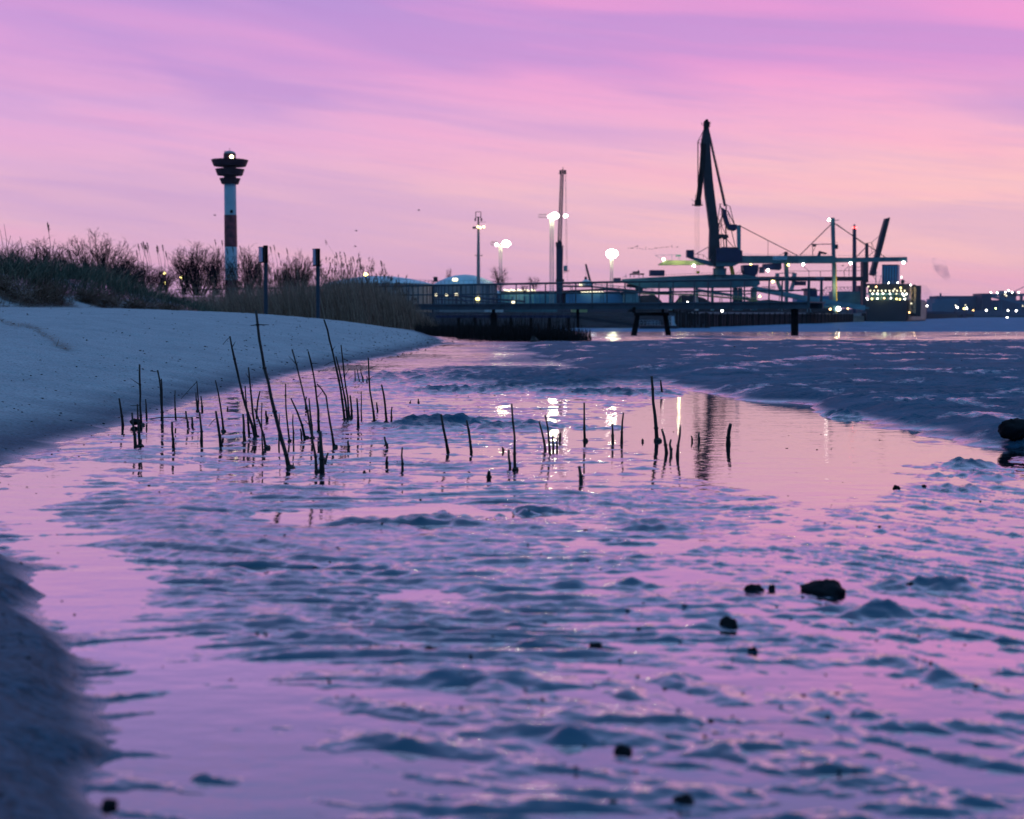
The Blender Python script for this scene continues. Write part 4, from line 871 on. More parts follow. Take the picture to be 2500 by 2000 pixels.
mb = MB().tube([sp3(P(2147, 0, Y).x, 4, zz(692)), sp3(P(2147, 0, Y).x, 4, zz(664))], .18, 5).ball(sp3(P(2147, 0, Y).x, 4, zz(665)), .5, 8); mb.tube([sp3(P(2155, 0, Y).x, 4, zz(692)), sp3(P(2160, 0, Y).x, 4, zz(672))], .15, 4); mb.tube([sp3(P(2138, 0, Y).x, 4, zz(673)), sp3(P(2161, 0, Y).x, 4, zz(673))], .07, 3); mb.build('radar_mast', TEAL, t)
for i, (x0_, z0_) in enumerate(((2204, 688), (2232, 700))): MB().ball(P(x0_, z0_, Y + 6), 1.0, 8, (.9, 1.2, .9), .2).build('winch', DARK, t)
# gangway tower lit on the starboard side
mb = MB(); x0_ = XR + .5; 
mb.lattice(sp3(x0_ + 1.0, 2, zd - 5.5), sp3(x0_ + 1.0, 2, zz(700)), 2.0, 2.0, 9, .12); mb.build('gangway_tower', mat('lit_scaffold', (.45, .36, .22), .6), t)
MB().box(sp3(x0_ + 1.6, 4, zd - 7), sp3(x0_ + 2.6, 9, zz(697))).build('side_house', DARK, t)
SL = [(2131, 717.5, L_W), (2142, 717.5, L_W), (2156, 717.5, L_W), (2173, 717.5, L_W), (2189, 717.5, L_S), (2203, 717.5, L_W), (2213, 718, L_W), (2207, 722, L_W), (2116, 728, L_W), (2118, 731, L_W), (2129, 730, L_Y), (2142, 729, L_W), (2159, 728, L_O),
      (2175, 728, L_W), (2189, 730, L_Y), (2197, 731, L_Y), (2209, 730, L_W), (2139, 700.5, L_O), (2199, 703, L_Y), (2169.5, 690.5, L_W), (2191.5, 690.5, L_W), (2201, 677, L_W), (2223, 696, L_W), (2184, 706, L_S), (2220, 763, L_O), (2225, 741, L_S), (2120, 700, L_S)]
for x, y, m in SL: MB().ball(P(x, y, Y - .4), .26 if m is L_W else .3, 8).build('lamp', m, t)
pt_light('deck_light', P(2160, 722, Y - 2.5), 600, (.85, 1, .5), .5, t); pt_light('gangway_light', P(2232, 715, Y - 2), 450, (1, .72, .35), .5, t)
# barge at the quay before the ship
t = empty('barge', (quay(2090).x + 3, 585, RIVER_Z), 'small pale topped barge moored at the quay end just left of the ship', 'barge')
MB().rect(2078, 772, 2106, 786, 588, 5).build('hull', HULLT, t); MB().rect(2070, 765, 2100, 772, 590, 4).build('deckhouse', STEEL, t)
# ------------------------------------------------------------------ far shore on the right
def far(name, x0, y0, x1, y1, Y, m, label, cat='building', depth=30): return shed(name, x0, y0, x1, y1, Y, depth, m, label, cat)
FB = mat('far_blue', (.02, .05, .11), .7, var=.3, vscale=.03); FT = mat('far_teal', (.04, .12, .20), .7, var=.3, vscale=.03)
far('factory_hall', 2278, 723, 2379, 772, 1560, FB, 'large long dark factory hall with flat roof on the far bank', 'factory')
t = far('factory_hall', 2272, 730, 2330, 772, 1530, FT, 'lower left factory hall with a short chimney on the far bank', 'factory'); MB().rect(2295, 716, 2297.5, 731, 1530, 3).build('chimney', FB, t)
far('factory_hall', 2374, 729, 2390, 772, 1570, FB, 'short dark hall filling the gap beside the far tower block', 'factory')
far('tower_block', 2386, 717, 2409, 772, 1540, NAVY, 'square dark tower block at the head of the far conveyor', 'tower')
far('shed_far', 2268, 741, 2294, 762, 1510, FT, 'pale blue far shed with dark roof nearest the ship', 'shed', 20)
far('far_wood', 2230, 760, 2300, 775, 1505, FB, 'low dark quay building on the far bank right beside the ship', 'building', 20)
t = gallery([(2408, 722), (2440, 728), (2500, 742), (2560, 757)], 1550, 6, FT, 'pale blue far conveyor sloping down from the tower block', [(2442, 730, 766), (2490, 742, 768)])
t = empty('far_unloader', P(2440, 716, 1600), 'distant ship unloader with a row of lamps, at the right edge of the picture', 'gantry')
MB().rect(2418, 717, 2560, 723, 1600, 8).rect(2441, 711, 2450, 772, 1600, 8).rect(2455, 712, 2478, 733, 1600, 8).rect(2492, 722, 2495, 760, 1600, 6).line([(2437, 711), (2462, 710)], 1600, 1.6).line([(2474, 713), (2520, 690)], 1600, 1.6).build('frame', FB, t)
for x, y in ((2419, 714), (2435, 715), (2455, 713), (2462, 709), (2471, 714), (2487, 714), (2453, 719), (2457, 722)): MB().ball(P(x, y, 1592), .75, 8).build('lamp', L_S if y > 716 else L_W, t)
far('ore_store', 2409, 733, 2500, 758, 1580, FB, 'long dark ore store under the far conveyor', 'building')
far('yard_wall', 2330, 758, 2560, 775, 1500, FB, 'long low dark yard wall along the far waterline', 'wall', 6)
# dolphin jetty before the far bank
t = empty('far_jetty', P(2300, 777, 1250), 'dark low jetty on piles in the water between the ship and the far bank', 'jetty')
mb = MB().rect(2238, 762, 2358, 768, 1250, 6).rect(2348, 766, 2357, 777, 1250, 5)
for i in range(10): mb.rect(2240 + i * 10.5, 768, 2247 + i * 10.5, 775, 1250, 4)
mb.build('deck', NAVY, t)
i = 0
FLL = [((2244, 737), 1490, L_S, 'uppermost far lamp beside the ship, at the head of a slanting row of three'), ((2252, 741), 1490, L_W, 'middle far lamp of the slanting row beside the ship'), ((2263, 747), 1490, L_W, 'large white far lamp, lowest of the slanting row beside the ship'),
       ((2333, 746), 1240, L_S, 'small far lamp topmost of the group on the dark jetty'), ((2337, 751), 1240, L_W, 'left bright lamp on the dark far jetty'), ((2353, 754), 1240, L_Y, 'weak yellow lamp in the middle of the far jetty end'), ((2360, 753), 1240, L_W, 'right bright lamp at the end of the far jetty'),
       ((2357, 745), 1490, L_S, 'tiny pale lamp above the end of the far jetty'), ((2376, 758), 1490, L_O, 'tiny reddish lamp on the far yard wall right of the jetty'), ((2408, 758), 1490, L_W, 'bright white lamp on the far yard wall below the tower block'),
       ((2431, 753), 1490, L_G, 'greenish lamp on the far bank between two white ones'), ((2461, 758), 1490, L_W, 'brightest white lamp on the far yard wall near the right edge'), ((2481, 759), 1490, L_W, 'rightmost white lamp low on the far yard wall'), ((2459, 776), 1300, L_W, 'lone pale lamp on a buoy out on the far water'), ((2497, 747), 1490, L_S, 'small lamp under the far conveyor at the picture edge')]
for (xy, Y_, lm, lb) in FLL:
    q = P(xy[0], xy[1], Y_); gz = RIVER_Z if Y_ < 1400 else 1.4
    t = empty('shore_lamp', (q.x, Y_, gz), lb, 'lamp', 'lamps along the far bank'); MB().ball(q, .85 if lm in (L_W,) else .6, 8).build('lamp_head', lm, t)
    MB().tube([(q.x, Y_ + .5, gz), (q.x, Y_ + .5, q.z)], .2, 5).build('pole', DARK, t)
# quay lamps and left lamps
QL = [((2027, 755), 430, L_O, 'small orange lamp on the quay left of the unloader mast foot'), ((2070, 753), 520, L_O, 'dim orange lamp on the quay between the mast foot and the ship'),
      ((1679, 739), 430, L_W, 'tiny white lamp between the coal heaps behind the jetty'), ((1763, 759), 400, L_W, 'tiny white lamp at the quay edge under the jetty deck'), ((1934, 751), 420, L_S, 'small lamp at the top of the rightmost jetty post')]
for (xy, Y_, lm, lb) in QL:
    q = P(xy[0], xy[1], Y_); t = empty('quay_lamp', (q.x, Y_, 1.0), lb, 'lamp', 'small lamps on the quay'); MB().ball(q, .3, 8).build('lamp_head', lm, t)
    MB().tube([(q.x, Y_ + .3, .9), (q.x, Y_ + .3, q.z)], .1, 5).build('pole', DARK, t)
for (xy, lb) in (((318, 675), 'small yellow street lamp in the scrub right of the round bare bush'), ((401, 668), 'highest yellow street lamp above the bushes on the left'), ((443, 678), 'yellow street lamp beside the broad bare bush left of the lighthouse'), ((404, 691), 'lowest yellow street lamp just under the highest one'), ((893, 670), 'yellow lamp showing over the right end of the reeds')):
    q = P(xy[0], xy[1], 130 if xy[0] < 800 else 340); g_ = 1.2
    t = empty('street_lamp', (q.x, q.y, g_), lb, 'street lamp', 'yellow street lamps behind the scrub'); MB().ball(q, .15 if xy[0] < 800 else .5, 8, (1, 1, .8)).build('lamp_head', L_Y, t)
    MB().tube([(q.x + .1, q.y, g_ - .5), (q.x + .1, q.y, q.z)], .05, 5).build('pole', DARK, t)
# distant tree line closing the horizon
mb = MB(); rng = random.Random(5)
def treeline(x0, x1, Y_, h, n, lb):
    v0 = []; 
    for i in range(n + 1):
        x = x0 + (x1 - x0) * i / n; z = 1 + h * (.55 + .45 * rng.random()) ; v0.append((x, z))
    vs = [(x, Y_, 0) for x, z in v0] + [(x, Y_, z) for x, z in v0] + [(x, Y_ + 25, z * .9) for x, z in v0] + [(x, Y_ + 60, 0) for x, z in v0]
    m = n + 1; fs = []
    for r_ in range(3):
        for i in range(n): fs.append((r_ * m + i, r_ * m + i + 1, (r_ + 1) * m + i + 1, (r_ + 1) * m + i))
    o = MB().add(vs, fs).build('far_wood', mat('far_wood_dark', (.02, .035, .05), .95), None); tag(o, lb, 'wood', kind='stuff'); return o
treeline(-700, 260, 1150, 9, 260, 'distant dark tree line behind the harbour')
treeline(380, 1400, 2300, 11, 200, 'faint tree line beyond the far bank')
# ------------------------------------------------------------------ near things on the river edge
t = empty('pile_cluster', (P(1700, 790, 318).x, 318, -3), 'cluster of dark mooring piles at the near corner of the quay', 'mooring piles')
for i in range(13):
    x = 1652 + i * 6.4; a_ = P(x + random.uniform(-1, 1), 803, 318 + random.uniform(-3, 3)); MB().tube([a_ - Vector((0, 0, 1)), Vector((a_.x + random.uniform(-.15, .15), a_.y, P(0, 757 + random.uniform(0, 9), 318).z))], .24, 7).build('pile', BLACK, t)
t = empty('pontoon', (P(1612, 795, 300).x, 300, RIVER_Z), 'landing pontoon with pale railings seen between the legs of the portal trestle', 'pontoon')
MB().rect(1560, 795, 1652, 802, 300, 5).build('float', DARK, t); mb = MB()
for (xa, xb, ya, yb) in ((1562, 1608, 782, 794), (1580, 1612, 786, 798), (1632, 1646, 772, 797)):
    mb.line([(xa, ya), (xb, ya)], 298, .9, 3).line([(xa, (ya + yb) / 2), (xb, (ya + yb) / 2)], 298, .7, 3)
    for i in range(6): x = xa + (xb - xa) * i / 5; mb.line([(x, ya), (x, yb)], 298, .7, 3)
mb.build('railing', WHITE, t); MB().prism([(1640, 772), (1645, 772), (1646, 788), (1652, 798), (1640, 798)], 299, 1.5).build('ramp_plate', WHITE, t)
# ------------------------------------------------------------------ the near jetty
JA, JB = Vector((-1.17, 81)), Vector((14.25, 68)); JD = (JB - JA).normalized(); JN = Vector((-JD.y, JD.x))
def J(px_):
    r = (px_ - 1250) / F; s_ = (r * JA.y - JA.x) / (JD.x - r * JD.y); return JA + JD * s_
ZD, ZR = 1.17, 2.28
t = empty('jetty', (JA.x, JA.y, 0), 'long dark footbridge jetty with pipe railings crossing the middle of the view', 'jetty')
def jbox(p0, p1, off0, off1, z0, z1, mb):
    a, b_, c, d = p0 + JN * off0, p1 + JN * off0, p1 + JN * off1, p0 + JN * off1
    return mb.add([(p.x, p.y, z) for z in (z0, z1) for p in (a, b_, c, d)], [(0, 3, 2, 1), (4, 5, 6, 7), (0, 1, 5, 4), (1, 2, 6, 5), (2, 3, 7, 6), (3, 0, 4, 7)])
p0, p1 = J(430), J(1972)
jbox(p0, p1, -.1, 1.7, ZD - .07, ZD, MB()).build('deck', PIERM, t)
mb = MB(); jbox(p0, p1, 0, .12, ZD - .34, ZD - .073, mb); jbox(p0, p1, 1.4, 1.52, ZD - .34, ZD - .073, mb); mb.build('beam', PIERM, t)
for off in (0, 1.55):
    mb = MB(); a, b_ = p0 + JN * off, p1 + JN * off
    mb.tube([(a.x, a.y, ZR), (b_.x, b_.y, ZR)], .038, 8); mb.tube([(a.x, a.y, ZD + .55), (b_.x, b_.y, ZD + .55)], .026, 6)
    L_ = (p1 - p0).length; n = int(L_ / 2.15)
    for i in range(n + 1):
        q = b_ - JD * i * 2.15 - JD * (off * .1); mb.tube([(q.x, q.y, ZD - .3), (q.x, q.y, ZR)], .04 if i else .07, 6)
    mb.build('railing', PIERM, t)
def post(px_, w, y0, y1, Y_, label, parts=None):
    c = P(px_, y1, Y_); t_ = empty('jetty_post', (c.x, Y_, c.z), label, 'post', 'posts under the near jetty')
    MB().tube([P(px_, y1 + 3, Y_), P(px_, y0, Y_)], w / 2 * Y_ / F, 10).build('pile', BLACK, t_)
    return t_
q = J(1940); t_ = post(1940, 18, 755, 821, q.y + .6, 'thick round dark post under the right end of the jetty'); MB().line([(1940, 757), (1940, 744)], q.y + .6, 8).build('bracket', BLACK, t_)
q = J(1205); zb = ground_z(q.x, q.y)
t_ = empty('jetty_post', (q.x, q.y + .7, zb), 'square dark jetty post standing behind the cut reeds', 'post', 'posts under the near jetty')
MB().rect(1197, 765, 1213, 826, q.y + .7, .35).build('pile', BLACK, t_); MB().rect(1201, 750, 1209, 765, q.y + .7, .2).rect(1196, 751, 1217, 755, q.y + .7, .3).build('bracket', BLACK, t_)
q = J(1592)
t_ = empty('portal_trestle', (q.x, q.y + .7, -1), 'black portal trestle with two splayed legs under the jetty', 'trestle'); Yq = q.y + .7
MB().rect(1548, 763, 1632, 771, Yq, .5).build('cross_beam', BLACK, t_)
MB().prism([(1551, 771), (1561, 771), (1553, 826), (1539, 826)], Yq, .4).build('leg', BLACK, t_); MB().prism([(1619, 771), (1629, 771), (1639, 826), (1627, 826)], Yq, .4).build('leg', BLACK, t_)
MB().rect(1544, 750, 1551, 764, Yq, .2).rect(1615, 748, 1621, 764, Yq, .2).build('upright', BLACK, t_)
q = J(1411); t_ = empty('jetty_post', (q.x, q.y + .7, -.6), 'thin dark jetty post midway between the square post and the trestle', 'post', 'posts under the near jetty'); MB().rect(1407.5, 750, 1414, 800, q.y + .7, .16).build('pile', BLACK, t_)
# older low jetty behind
t = empty('low_jetty', P(1230, 795, 150), 'second lower jetty on short dark piles, behind the near one', 'jetty')
MB().rect(1065, 770, 1392, 776, 150, 1.6).line([(1065, 765), (1392, 766)], 149, 1.2).build('deck', NAVY, t)
for x in (1120, 1160, 1247, 1296, 1341, 1388): MB().rect(x - 3.5, 776, x + 3.5, 806, 150, .4).build('pile', BLACK, t)
mb = MB()
for i in range(22): mb.line([(1070 + i * 15, 766), (1070 + i * 15, 771)], 149, .7, 3)
mb.build('railing', NAVY, t)
t = empty('gangway', P(1480, 785, 160), 'dark sloping gangway leading down behind the trestle', 'gangway')
MB().prism([(1392, 768), (1560, 792), (1560, 799), (1392, 776)], 160, 1.4).line([(1392, 762), (1560, 786)], 159.4, 1.2).line([(1392, 765), (1560, 789)], 159.4, .8).build('ramp', DARK, t)
# ------------------------------------------------------------------ sign posts on the beach
for (xc, y0, y1, bx0, bx1, by0, by1, Y_, lb) in ((648.5, 599.5, 762, 633, 645, 605, 640, 50, 'left sign post with its board hung to one side, on the sand crest'), (776, 607, 782, 764.5, 773, 610, 648, 47, 'right sign post with narrow edge-on board, at the edge of the reeds')):
    c = P(xc, y1, Y_); t = empty('sign_post', (c.x, Y_, c.z), lb, 'sign post', 'sign posts on the beach')
    MB().tube([P(xc + .6, y1 + 6, Y_), P(xc, y0 + 2, Y_)], 4.9 * Y_ / F, 12).build('pole', mat('post_blue_grey', (.018, .035, .055), .7), t)
    MB().tube([P(xc, by1 + 2, Y_), P(xc, y0, Y_)], 5.7 * Y_ / F, 12).build('pole_cap', BLACK, t)
    a, b_ = P(bx0, by1, Y_ - .05), P(bx1, by0, Y_ - .05); dp = .55
    # a board turned nearly edge-on to us: its face looks left
    wv = b_.x - a.x
    bdm = MB().add([(a.x, a.y - dp * .15, a.z), (b_.x, a.y - dp, a.z), (b_.x + .03, a.y - dp + .05, a.z), (a.x + .03, a.y - dp * .15 + .08, a.z), (a.x, a.y - dp * .15, b_.z), (b_.x, a.y - dp, b_.z), (b_.x + .03, a.y - dp + .05, b_.z), (a.x + .03, a.y - dp * .15 + .08, b_.z)],
                   [(0, 3, 2, 1), (4, 5, 6, 7), (0, 1, 5, 4), (1, 2, 6, 5), (2, 3, 7, 6), (3, 0, 4, 7)]).build('sign_board', mat('sign_blue', (.07, .24, .38), .5, var=.25, vscale=7), t)
    MB().box((b_.x - .02, a.y - .45, a.z - .01), (c.x + .03, a.y + .06, b_.z + .01)).build('sign_bracket', BLACK, t)
    MB().box((a.x - .01, a.y - .12, b_.z), (b_.x, a.y - .02, b_.z + .03)).box((a.x - .01, a.y - .12, a.z - .03), (b_.x, a.y - .02, a.z)).build('board_edge', BLACK, t)
# ------------------------------------------------------------------ vegetation
RS = np.random.RandomState(3)
GRASS = blade_mat('marram_grass', [(0, (.020, .032, .026)), (.45, (.060, .078, .055)), (.75, (.13, .11, .075)), (1, (.26, .17, .11))])
STRAW = blade_mat('straw', [(0, (.04, .022, .014)), (.6, (.12, .07, .045)), (1, (.22, .15, .11))])
REED = blade_mat('dry_reed', [(0, (.12, .070, .050)), (.6, (.28, .17, .12)), (1, (.50, .34, .25))])
BTW = mat('bare_twig', (.016, .012, .018), .9)
SDK = mat('dead_stalk', (.016, .012, .012), .7, var=.5, vscale=30)
def tz(x, y): return terrain(x, y, False)[0]
# edge of the grass, where it stands in the photo
GE = [(-60, 752), (0, 752), (120, 757), (230, 744), (330, 742), (420, 752), (470, 750), (520, 744), (560, 748)]
def scatter(n, x0, x1, y0, y1): return RS.uniform(x0, x1, n), RS.uniform(y0, y1, n)
def pxof(x, y): return 1250 + F * x / y
n = 150000; gx_, gy_ = scatter(n, -27, -4, 23, 60)
px_ = pxof(gx_, gy_); edge_y = np.interp(px_, [-300, 0, 60, 230, 330, 430, 520, 600], [25.0, 25.2, 25.8, 29, 33, 37.0, 44, 58]) + .9 * perlin(gx_ * .9, gy_ * .35, 14)
dens = sstep(0, 1.2, gy_ - edge_y); keep = (px_ > -260) & (px_ < 560) & (RS.rand(n) < dens * np.interp(gy_, [25, 40, 60], [1, .8, .4]))
gx_, gy_ = gx_[keep], gy_[keep]; gz_ = tz(gx_, gy_); n = len(gx_)
clump = perlin(gx_ * 1.1, gy_ * .8, 15); big_ = perlin(gx_ * .35, gy_ * .3, 17)
ln = (.32 + .30 * clump + .14 * big_ + .26 * RS.rand(n) ** 1.5) * np.interp(pxof(gx_, gy_), [0, 150, 250, 420, 560], [1.25, 1.15, 1.1, 1.0, .8]); ln = np.maximum(ln, .12)
dr = np.stack([RS.normal(0, .38, n) + .25 * clump, RS.normal(0, .3, n), np.ones(n)], 1)
bd_ = np.stack([RS.normal(.05, .38, n), RS.normal(0, .2, n), -RS.rand(n) * .45], 1)
sh_ = np.clip(.38 + .6 * clump + RS.normal(0, .24, n), 0, 1)
o = ribbons('dune_grass', np.stack([gx_, gy_, gz_ - .03], 1), dr, ln, .009 + .008 * RS.rand(n), bd_, 3, sh_, GRASS); tag(o, 'dark marram grass covering the dune on the left', 'grass', kind='stuff')
# straw washed up along the foot of the dune
n = 30000; u_ = RS.rand(n)
cpx = np.array([-60, 60, 140, 230, 330, 380, 440]); cpy = np.array([25.4, 26.4, 28, 29.4, 32.2, 33.6, 35.5])
sxp = RS.uniform(-60, 440, n); cy_ = np.interp(sxp, cpx, cpy) + RS.normal(0, 1, n) * np.interp(sxp, [0, 250, 440], [.9, .55, .5]) - .5
sx2 = (sxp - 1250) / F * cy_; dn = perlin(sx2 * 1.6, cy_ * .8, 22) > -.05; sx2, cy_ = sx2[dn], cy_[dn]; n = len(sx2)
o = ribbons('washed_up_straw', np.stack([sx2, cy_, tz(sx2, cy_) + .01 + .16 * RS.rand(n) ** 1.5 * np.interp(cy_, [25, 35], [1.4, .8])], 1), np.stack([RS.normal(.5, 1, n), RS.normal(0, .7, n), RS.uniform(-.1, .5, n)], 1), .12 + .25 * RS.rand(n), .008 + .006 * RS.rand(n), np.stack([RS.normal(0, .3, n), RS.normal(0, .2, n), -.3 * RS.rand(n)], 1), 2, np.clip(RS.rand(n), 0, 1), STRAW); tag(o, 'brown washed up straw along the foot of the dune', 'straw', kind='stuff')
n = 700; sxp = RS.uniform(-40, 560, n); cy_ = np.interp(sxp, cpx, cpy) - RS.rand(n) ** 2 * 8 - .3; sx2 = (sxp - 1250) / F * cy_
o = ribbons('scattered_straw', np.stack([sx2, cy_, tz(sx2, cy_) + .006], 1), np.stack([RS.normal(.8, 1, n), RS.normal(0, .6, n), RS.uniform(-.02, .06, n)], 1), .06 + .22 * RS.rand(n), .006 + .004 * RS.rand(n), np.stack([RS.normal(0, .3, n), RS.normal(0, .2, n), np.zeros(n)], 1), 3, .5 * RS.rand(n), STRAW); tag(o, 'thin dark straws scattered over the sand', 'straw', kind='stuff')
n = 900; q_ = RS.rand(n); wpx_ = -20 + 185 * q_; wpy_ = 788 + 26 * q_ + RS.normal(0, 1.6, n) + 3 * np.sin(q_ * 9)
wy_ = np.interp(wpy_, [780, 790, 800, 815, 830], [17.5, 15.5, 13.8, 11.6, 10]); wx_ = (wpx_ - 1250) / F * wy_
o = ribbons('wrack_line', np.stack([wx_, wy_, tz(wx_, wy_) + .006], 1), np.stack([RS.normal(.8, .7, n), RS.normal(0, .5, n), RS.uniform(-.02, .08, n)], 1), .04 + .10 * RS.rand(n), .004 + .003 * RS.rand(n), np.stack([RS.normal(0, .4, n), RS.normal(0, .2, n), np.zeros(n)], 1), 3, .4 + .6 * RS.rand(n), blade_mat('rust_straw', [(0, (.10, .05, .03)), (1, (.30, .18, .12))])); tag(o, 'thin rusty line of washed up straw on the upper sand at the left', 'straw', kind='stuff')
# reed bed
def panicles(base, size, m, name):
    n = len(base); k_ = 12; B = np.repeat(base, k_, 0); sz_ = np.repeat(size, k_); N_ = n * k_
    B = B + np.stack([RS.normal(0, .008, N_), RS.normal(0, .008, N_), -RS.rand(N_) * sz_ * .8], 1)
    d = np.stack([RS.normal(.22, .3, N_), RS.normal(0, .3, N_), RS.uniform(.3, 1.2, N_)], 1)
    return ribbons(name, B, d, sz_ * RS.uniform(.25, .6, N_), .012 + .014 * RS.rand(N_), np.stack([RS.normal(.15, .2, N_), np.zeros(N_), -RS.rand(N_) * .4], 1), 2, .12 * RS.rand(N_), m)
n = 26000; ry_ = RS.uniform(50, 69, n); rpx = 380 + 690 * RS.rand(n) ** .85; rx_ = (rpx - 1250) / F * ry_
front_y = np.interp(rpx, [380, 520, 640, 780, 900, 1000, 1070], [66, 58, 53, 50.5, 50.2, 53, 57]); ok = ry_ > front_y
rx_, ry_, rpx = rx_[ok], ry_[ok], rpx[ok]; n = len(rx_); rz_ = tz(rx_, ry_)
tall_ = RS.rand(n) < .06
hh = np.interp(rpx, [380, 440, 520, 600, 700, 790, 860, 940, 985, 1020, 1045, 1070], [1.4, 1.5, 1.6, 1.72, 1.68, 1.75, 1.85, 1.75, 1.55, 1.25, .9, .55]) * (.80 + .22 * RS.rand(n) + .10 * perlin(rx_ * .8, ry_ * .5, 27)) * np.where(tall_, RS.uniform(1.25, 1.6, n), 1) 
dr = np.stack([RS.normal(-.10, .09, n), RS.normal(0, .07, n), np.ones(n)], 1); bend = np.stack([RS.normal(-.08, .09, n), RS.normal(0, .04, n), np.zeros(n)], 1)
rb = empty('reed_bed', (-8, 58, 0)); tag(rb, 'tall dry brown reed bed behind the two sign posts', 'reed bed', kind='stuff')
base = np.stack([rx_, ry_, rz_ - .05], 1); off = np.array([-8, 58, 0])
o = ribbons('reed_stems', base - off, dr, hh, .012 + .008 * RS.rand(n), bend, 4, np.clip(RS.normal(.45, .28, n), 0, 1), REED, rb); o['kind'] = 'stuff'
pick = tall_ & (hh > 1.5); dn_ = dr / np.linalg.norm(dr, axis=1, keepdims=True)
tips = (base + dn_ * hh[:, None] + bend * hh[:, None])[pick]
o = panicles(tips - off, .17 + .12 * RS.rand(len(tips)), REED, 'reed_plumes'); o.parent = rb; o['kind'] = 'stuff'
m2 = n; li = RS.randint(0, n, 26000); t_ = RS.uniform(.1, .85, 26000)
lb_ = base[li] + dn_[li] * (hh[li] * t_)[:, None] + bend[li] * (t_ ** 2 * hh[li])[:, None]
o = ribbons('reed_leaves', lb_ - off, np.stack([RS.normal(.1, .6, 26000), RS.normal(0, .5, 26000), RS.uniform(.2, 1.2, 26000)], 1), .15 + .25 * RS.rand(26000), .010 + .01 * RS.rand(26000), np.stack([RS.normal(.1, .3, 26000), RS.normal(0, .2, 26000), -RS.rand(26000) * .5], 1), 3, np.clip(RS.normal(.4, .3, 26000), 0, 1), REED, rb); o['kind'] = 'stuff'
# cut reed stubble on the spit
n = 15000; t_ = RS.rand(n); spx = 1015 + 428 * t_; ny = np.interp(spx, [1015, 1060, 1120, 1200, 1300, 1440], [46, 38, 32.5, 29.6, 28.2, 27.6]); sy_ = ny + RS.rand(n) ** 1.4 * np.interp(spx, [1015, 1200, 1440], [10, 5, 3.0]); sx_ = (spx - 1250) / F * sy_
hh = (.16 + .20 * RS.rand(n) ** 1.6 + .05 * perlin(sx_ * 2.5, sy_ * 1.2, 28)) * np.interp(spx, [1015, 1250, 1380, 1440], [1.1, 1, .95, .8]); kp = ~((spx > 1375) & (RS.rand(n) < np.interp(spx, [1375, 1440], [.5, .93])))
sx_, sy_, hh = sx_[kp], sy_[kp], hh[kp]; n = len(sx_); hh = hh * np.where(RS.rand(n) < .12, RS.uniform(1.3, 2.0, n), .9)
o = ribbons('cut_reed_stubble', np.stack([sx_, sy_, tz(sx_, sy_) - .03], 1), np.stack([RS.normal(.0, .14, n), RS.normal(0, .12, n), np.ones(n)], 1), hh, .010 + .006 * RS.rand(n), np.stack([RS.normal(.03, .1, n), np.zeros(n), np.zeros(n)], 1), 2, .25 * RS.rand(n), blade_mat('wet_stubble', [(0, (.006, .005, .006)), (1, (.03, .022, .02))])); tag(o, 'low dark cut reed stubble on the mud spit', 'reed stubble', kind='stuff')
# bare bushes: recursive twigs
def bush_mesh(seed, h, spread, stems, nb, trunked=False):
    """a bare shrub: a fan of stems, each with side shoots and fine twigs"""
    rng = random.Random(seed); trunk = MB(); crown = MB()
    def shoot(mb, p, d, L, r, n, wob):
        pts = [p]; c = d.copy()
        for i in range(n):
            c = (c + Vector((rng.gauss(0, wob), rng.gauss(0, wob), rng.gauss(.03, wob * .5)))).normalized(); pts.append(pts[-1] + c * (L / n))
        mb.tube(pts, [r * (1 - .8 * i / n) for i in range(n + 1)], 3, False); return pts
    for s_ in range(stems):
        tilt = spread * rng.uniform(-1, 1); tl2 = spread * .7 * rng.uniform(-1, 1); k_ = abs(tilt) / max(spread, .01)
        d = Vector((math.sin(tilt), math.sin(tl2), math.cos(tilt))).normalized(); L = h * (1 - .28 * k_ * k_) * rng.uniform(.72, 1.0)
        p0 = Vector((tilt * .25 * h * rng.uniform(.3, 1), tl2 * .2 * h, -.25))
        if trunked: p0 = Vector((0, 0, h * rng.uniform(.05, .45))); L *= .62
        pts = shoot(trunk, p0, d, L, .022 * h / 3, 7, .07)
        for b_ in range(nb):
            u_ = rng.uniform(.18, .98); i = min(6, int(u_ * 7)); p = pts[i].lerp(pts[i + 1], u_ * 7 - i)
            dd = (pts[i + 1] - pts[i]).normalized() * .8 + Vector((rng.gauss(0, .55), rng.gauss(0, .5), rng.gauss(.1, .25)))
            l2 = h * rng.uniform(.10, .24) * (1.15 - .5 * u_); q = shoot(crown, p, dd.normalized(), l2, .0115 * h / 3, 3, .14)
            for _ in range(3):
                j_ = rng.randint(1, 2); w_ = rng.random(); p2 = q[j_].lerp(q[j_ + 1], w_); d2 = (q[j_ + 1] - q[j_]).normalized() * .7 + Vector((rng.gauss(0, .6), rng.gauss(0, .5), rng.gauss(.05, .35)))
                shoot(crown, p2, d2.normalized(), l2 * rng.uniform(.35, .7), .0085 * h / 3, 2, .12)
    if trunked: shoot(trunk, Vector((0, 0, -.2)), Vector((0, 0, 1)), h * .9, .03 * h / 3, 6, .02)
    return trunk, crown
BM = []
for s_, args in enumerate(((3.2, .85, 80, 12), (3.4, .5, 56, 10), (3.0, .32, 22, 7), (4.5, .45, 16, 7, True))):
    a, b_ = bush_mesh(40 + s_, *args); mk = []
    for nm, mb in (('trunk', a), ('crown', b_)):
        me = bpy.data.meshes.new(nm); me.from_pydata(mb.v, [], mb.f); me.update(); me.materials.append(BTW); mk.append(me)
    vz_ = [v[2] for v in b_.v]; vx_ = sorted(abs(v[0]) for v in b_.v); BM.append((mk, sorted(vz_)[int(len(vz_) * .985)], vx_[int(len(vx_) * .96)]))
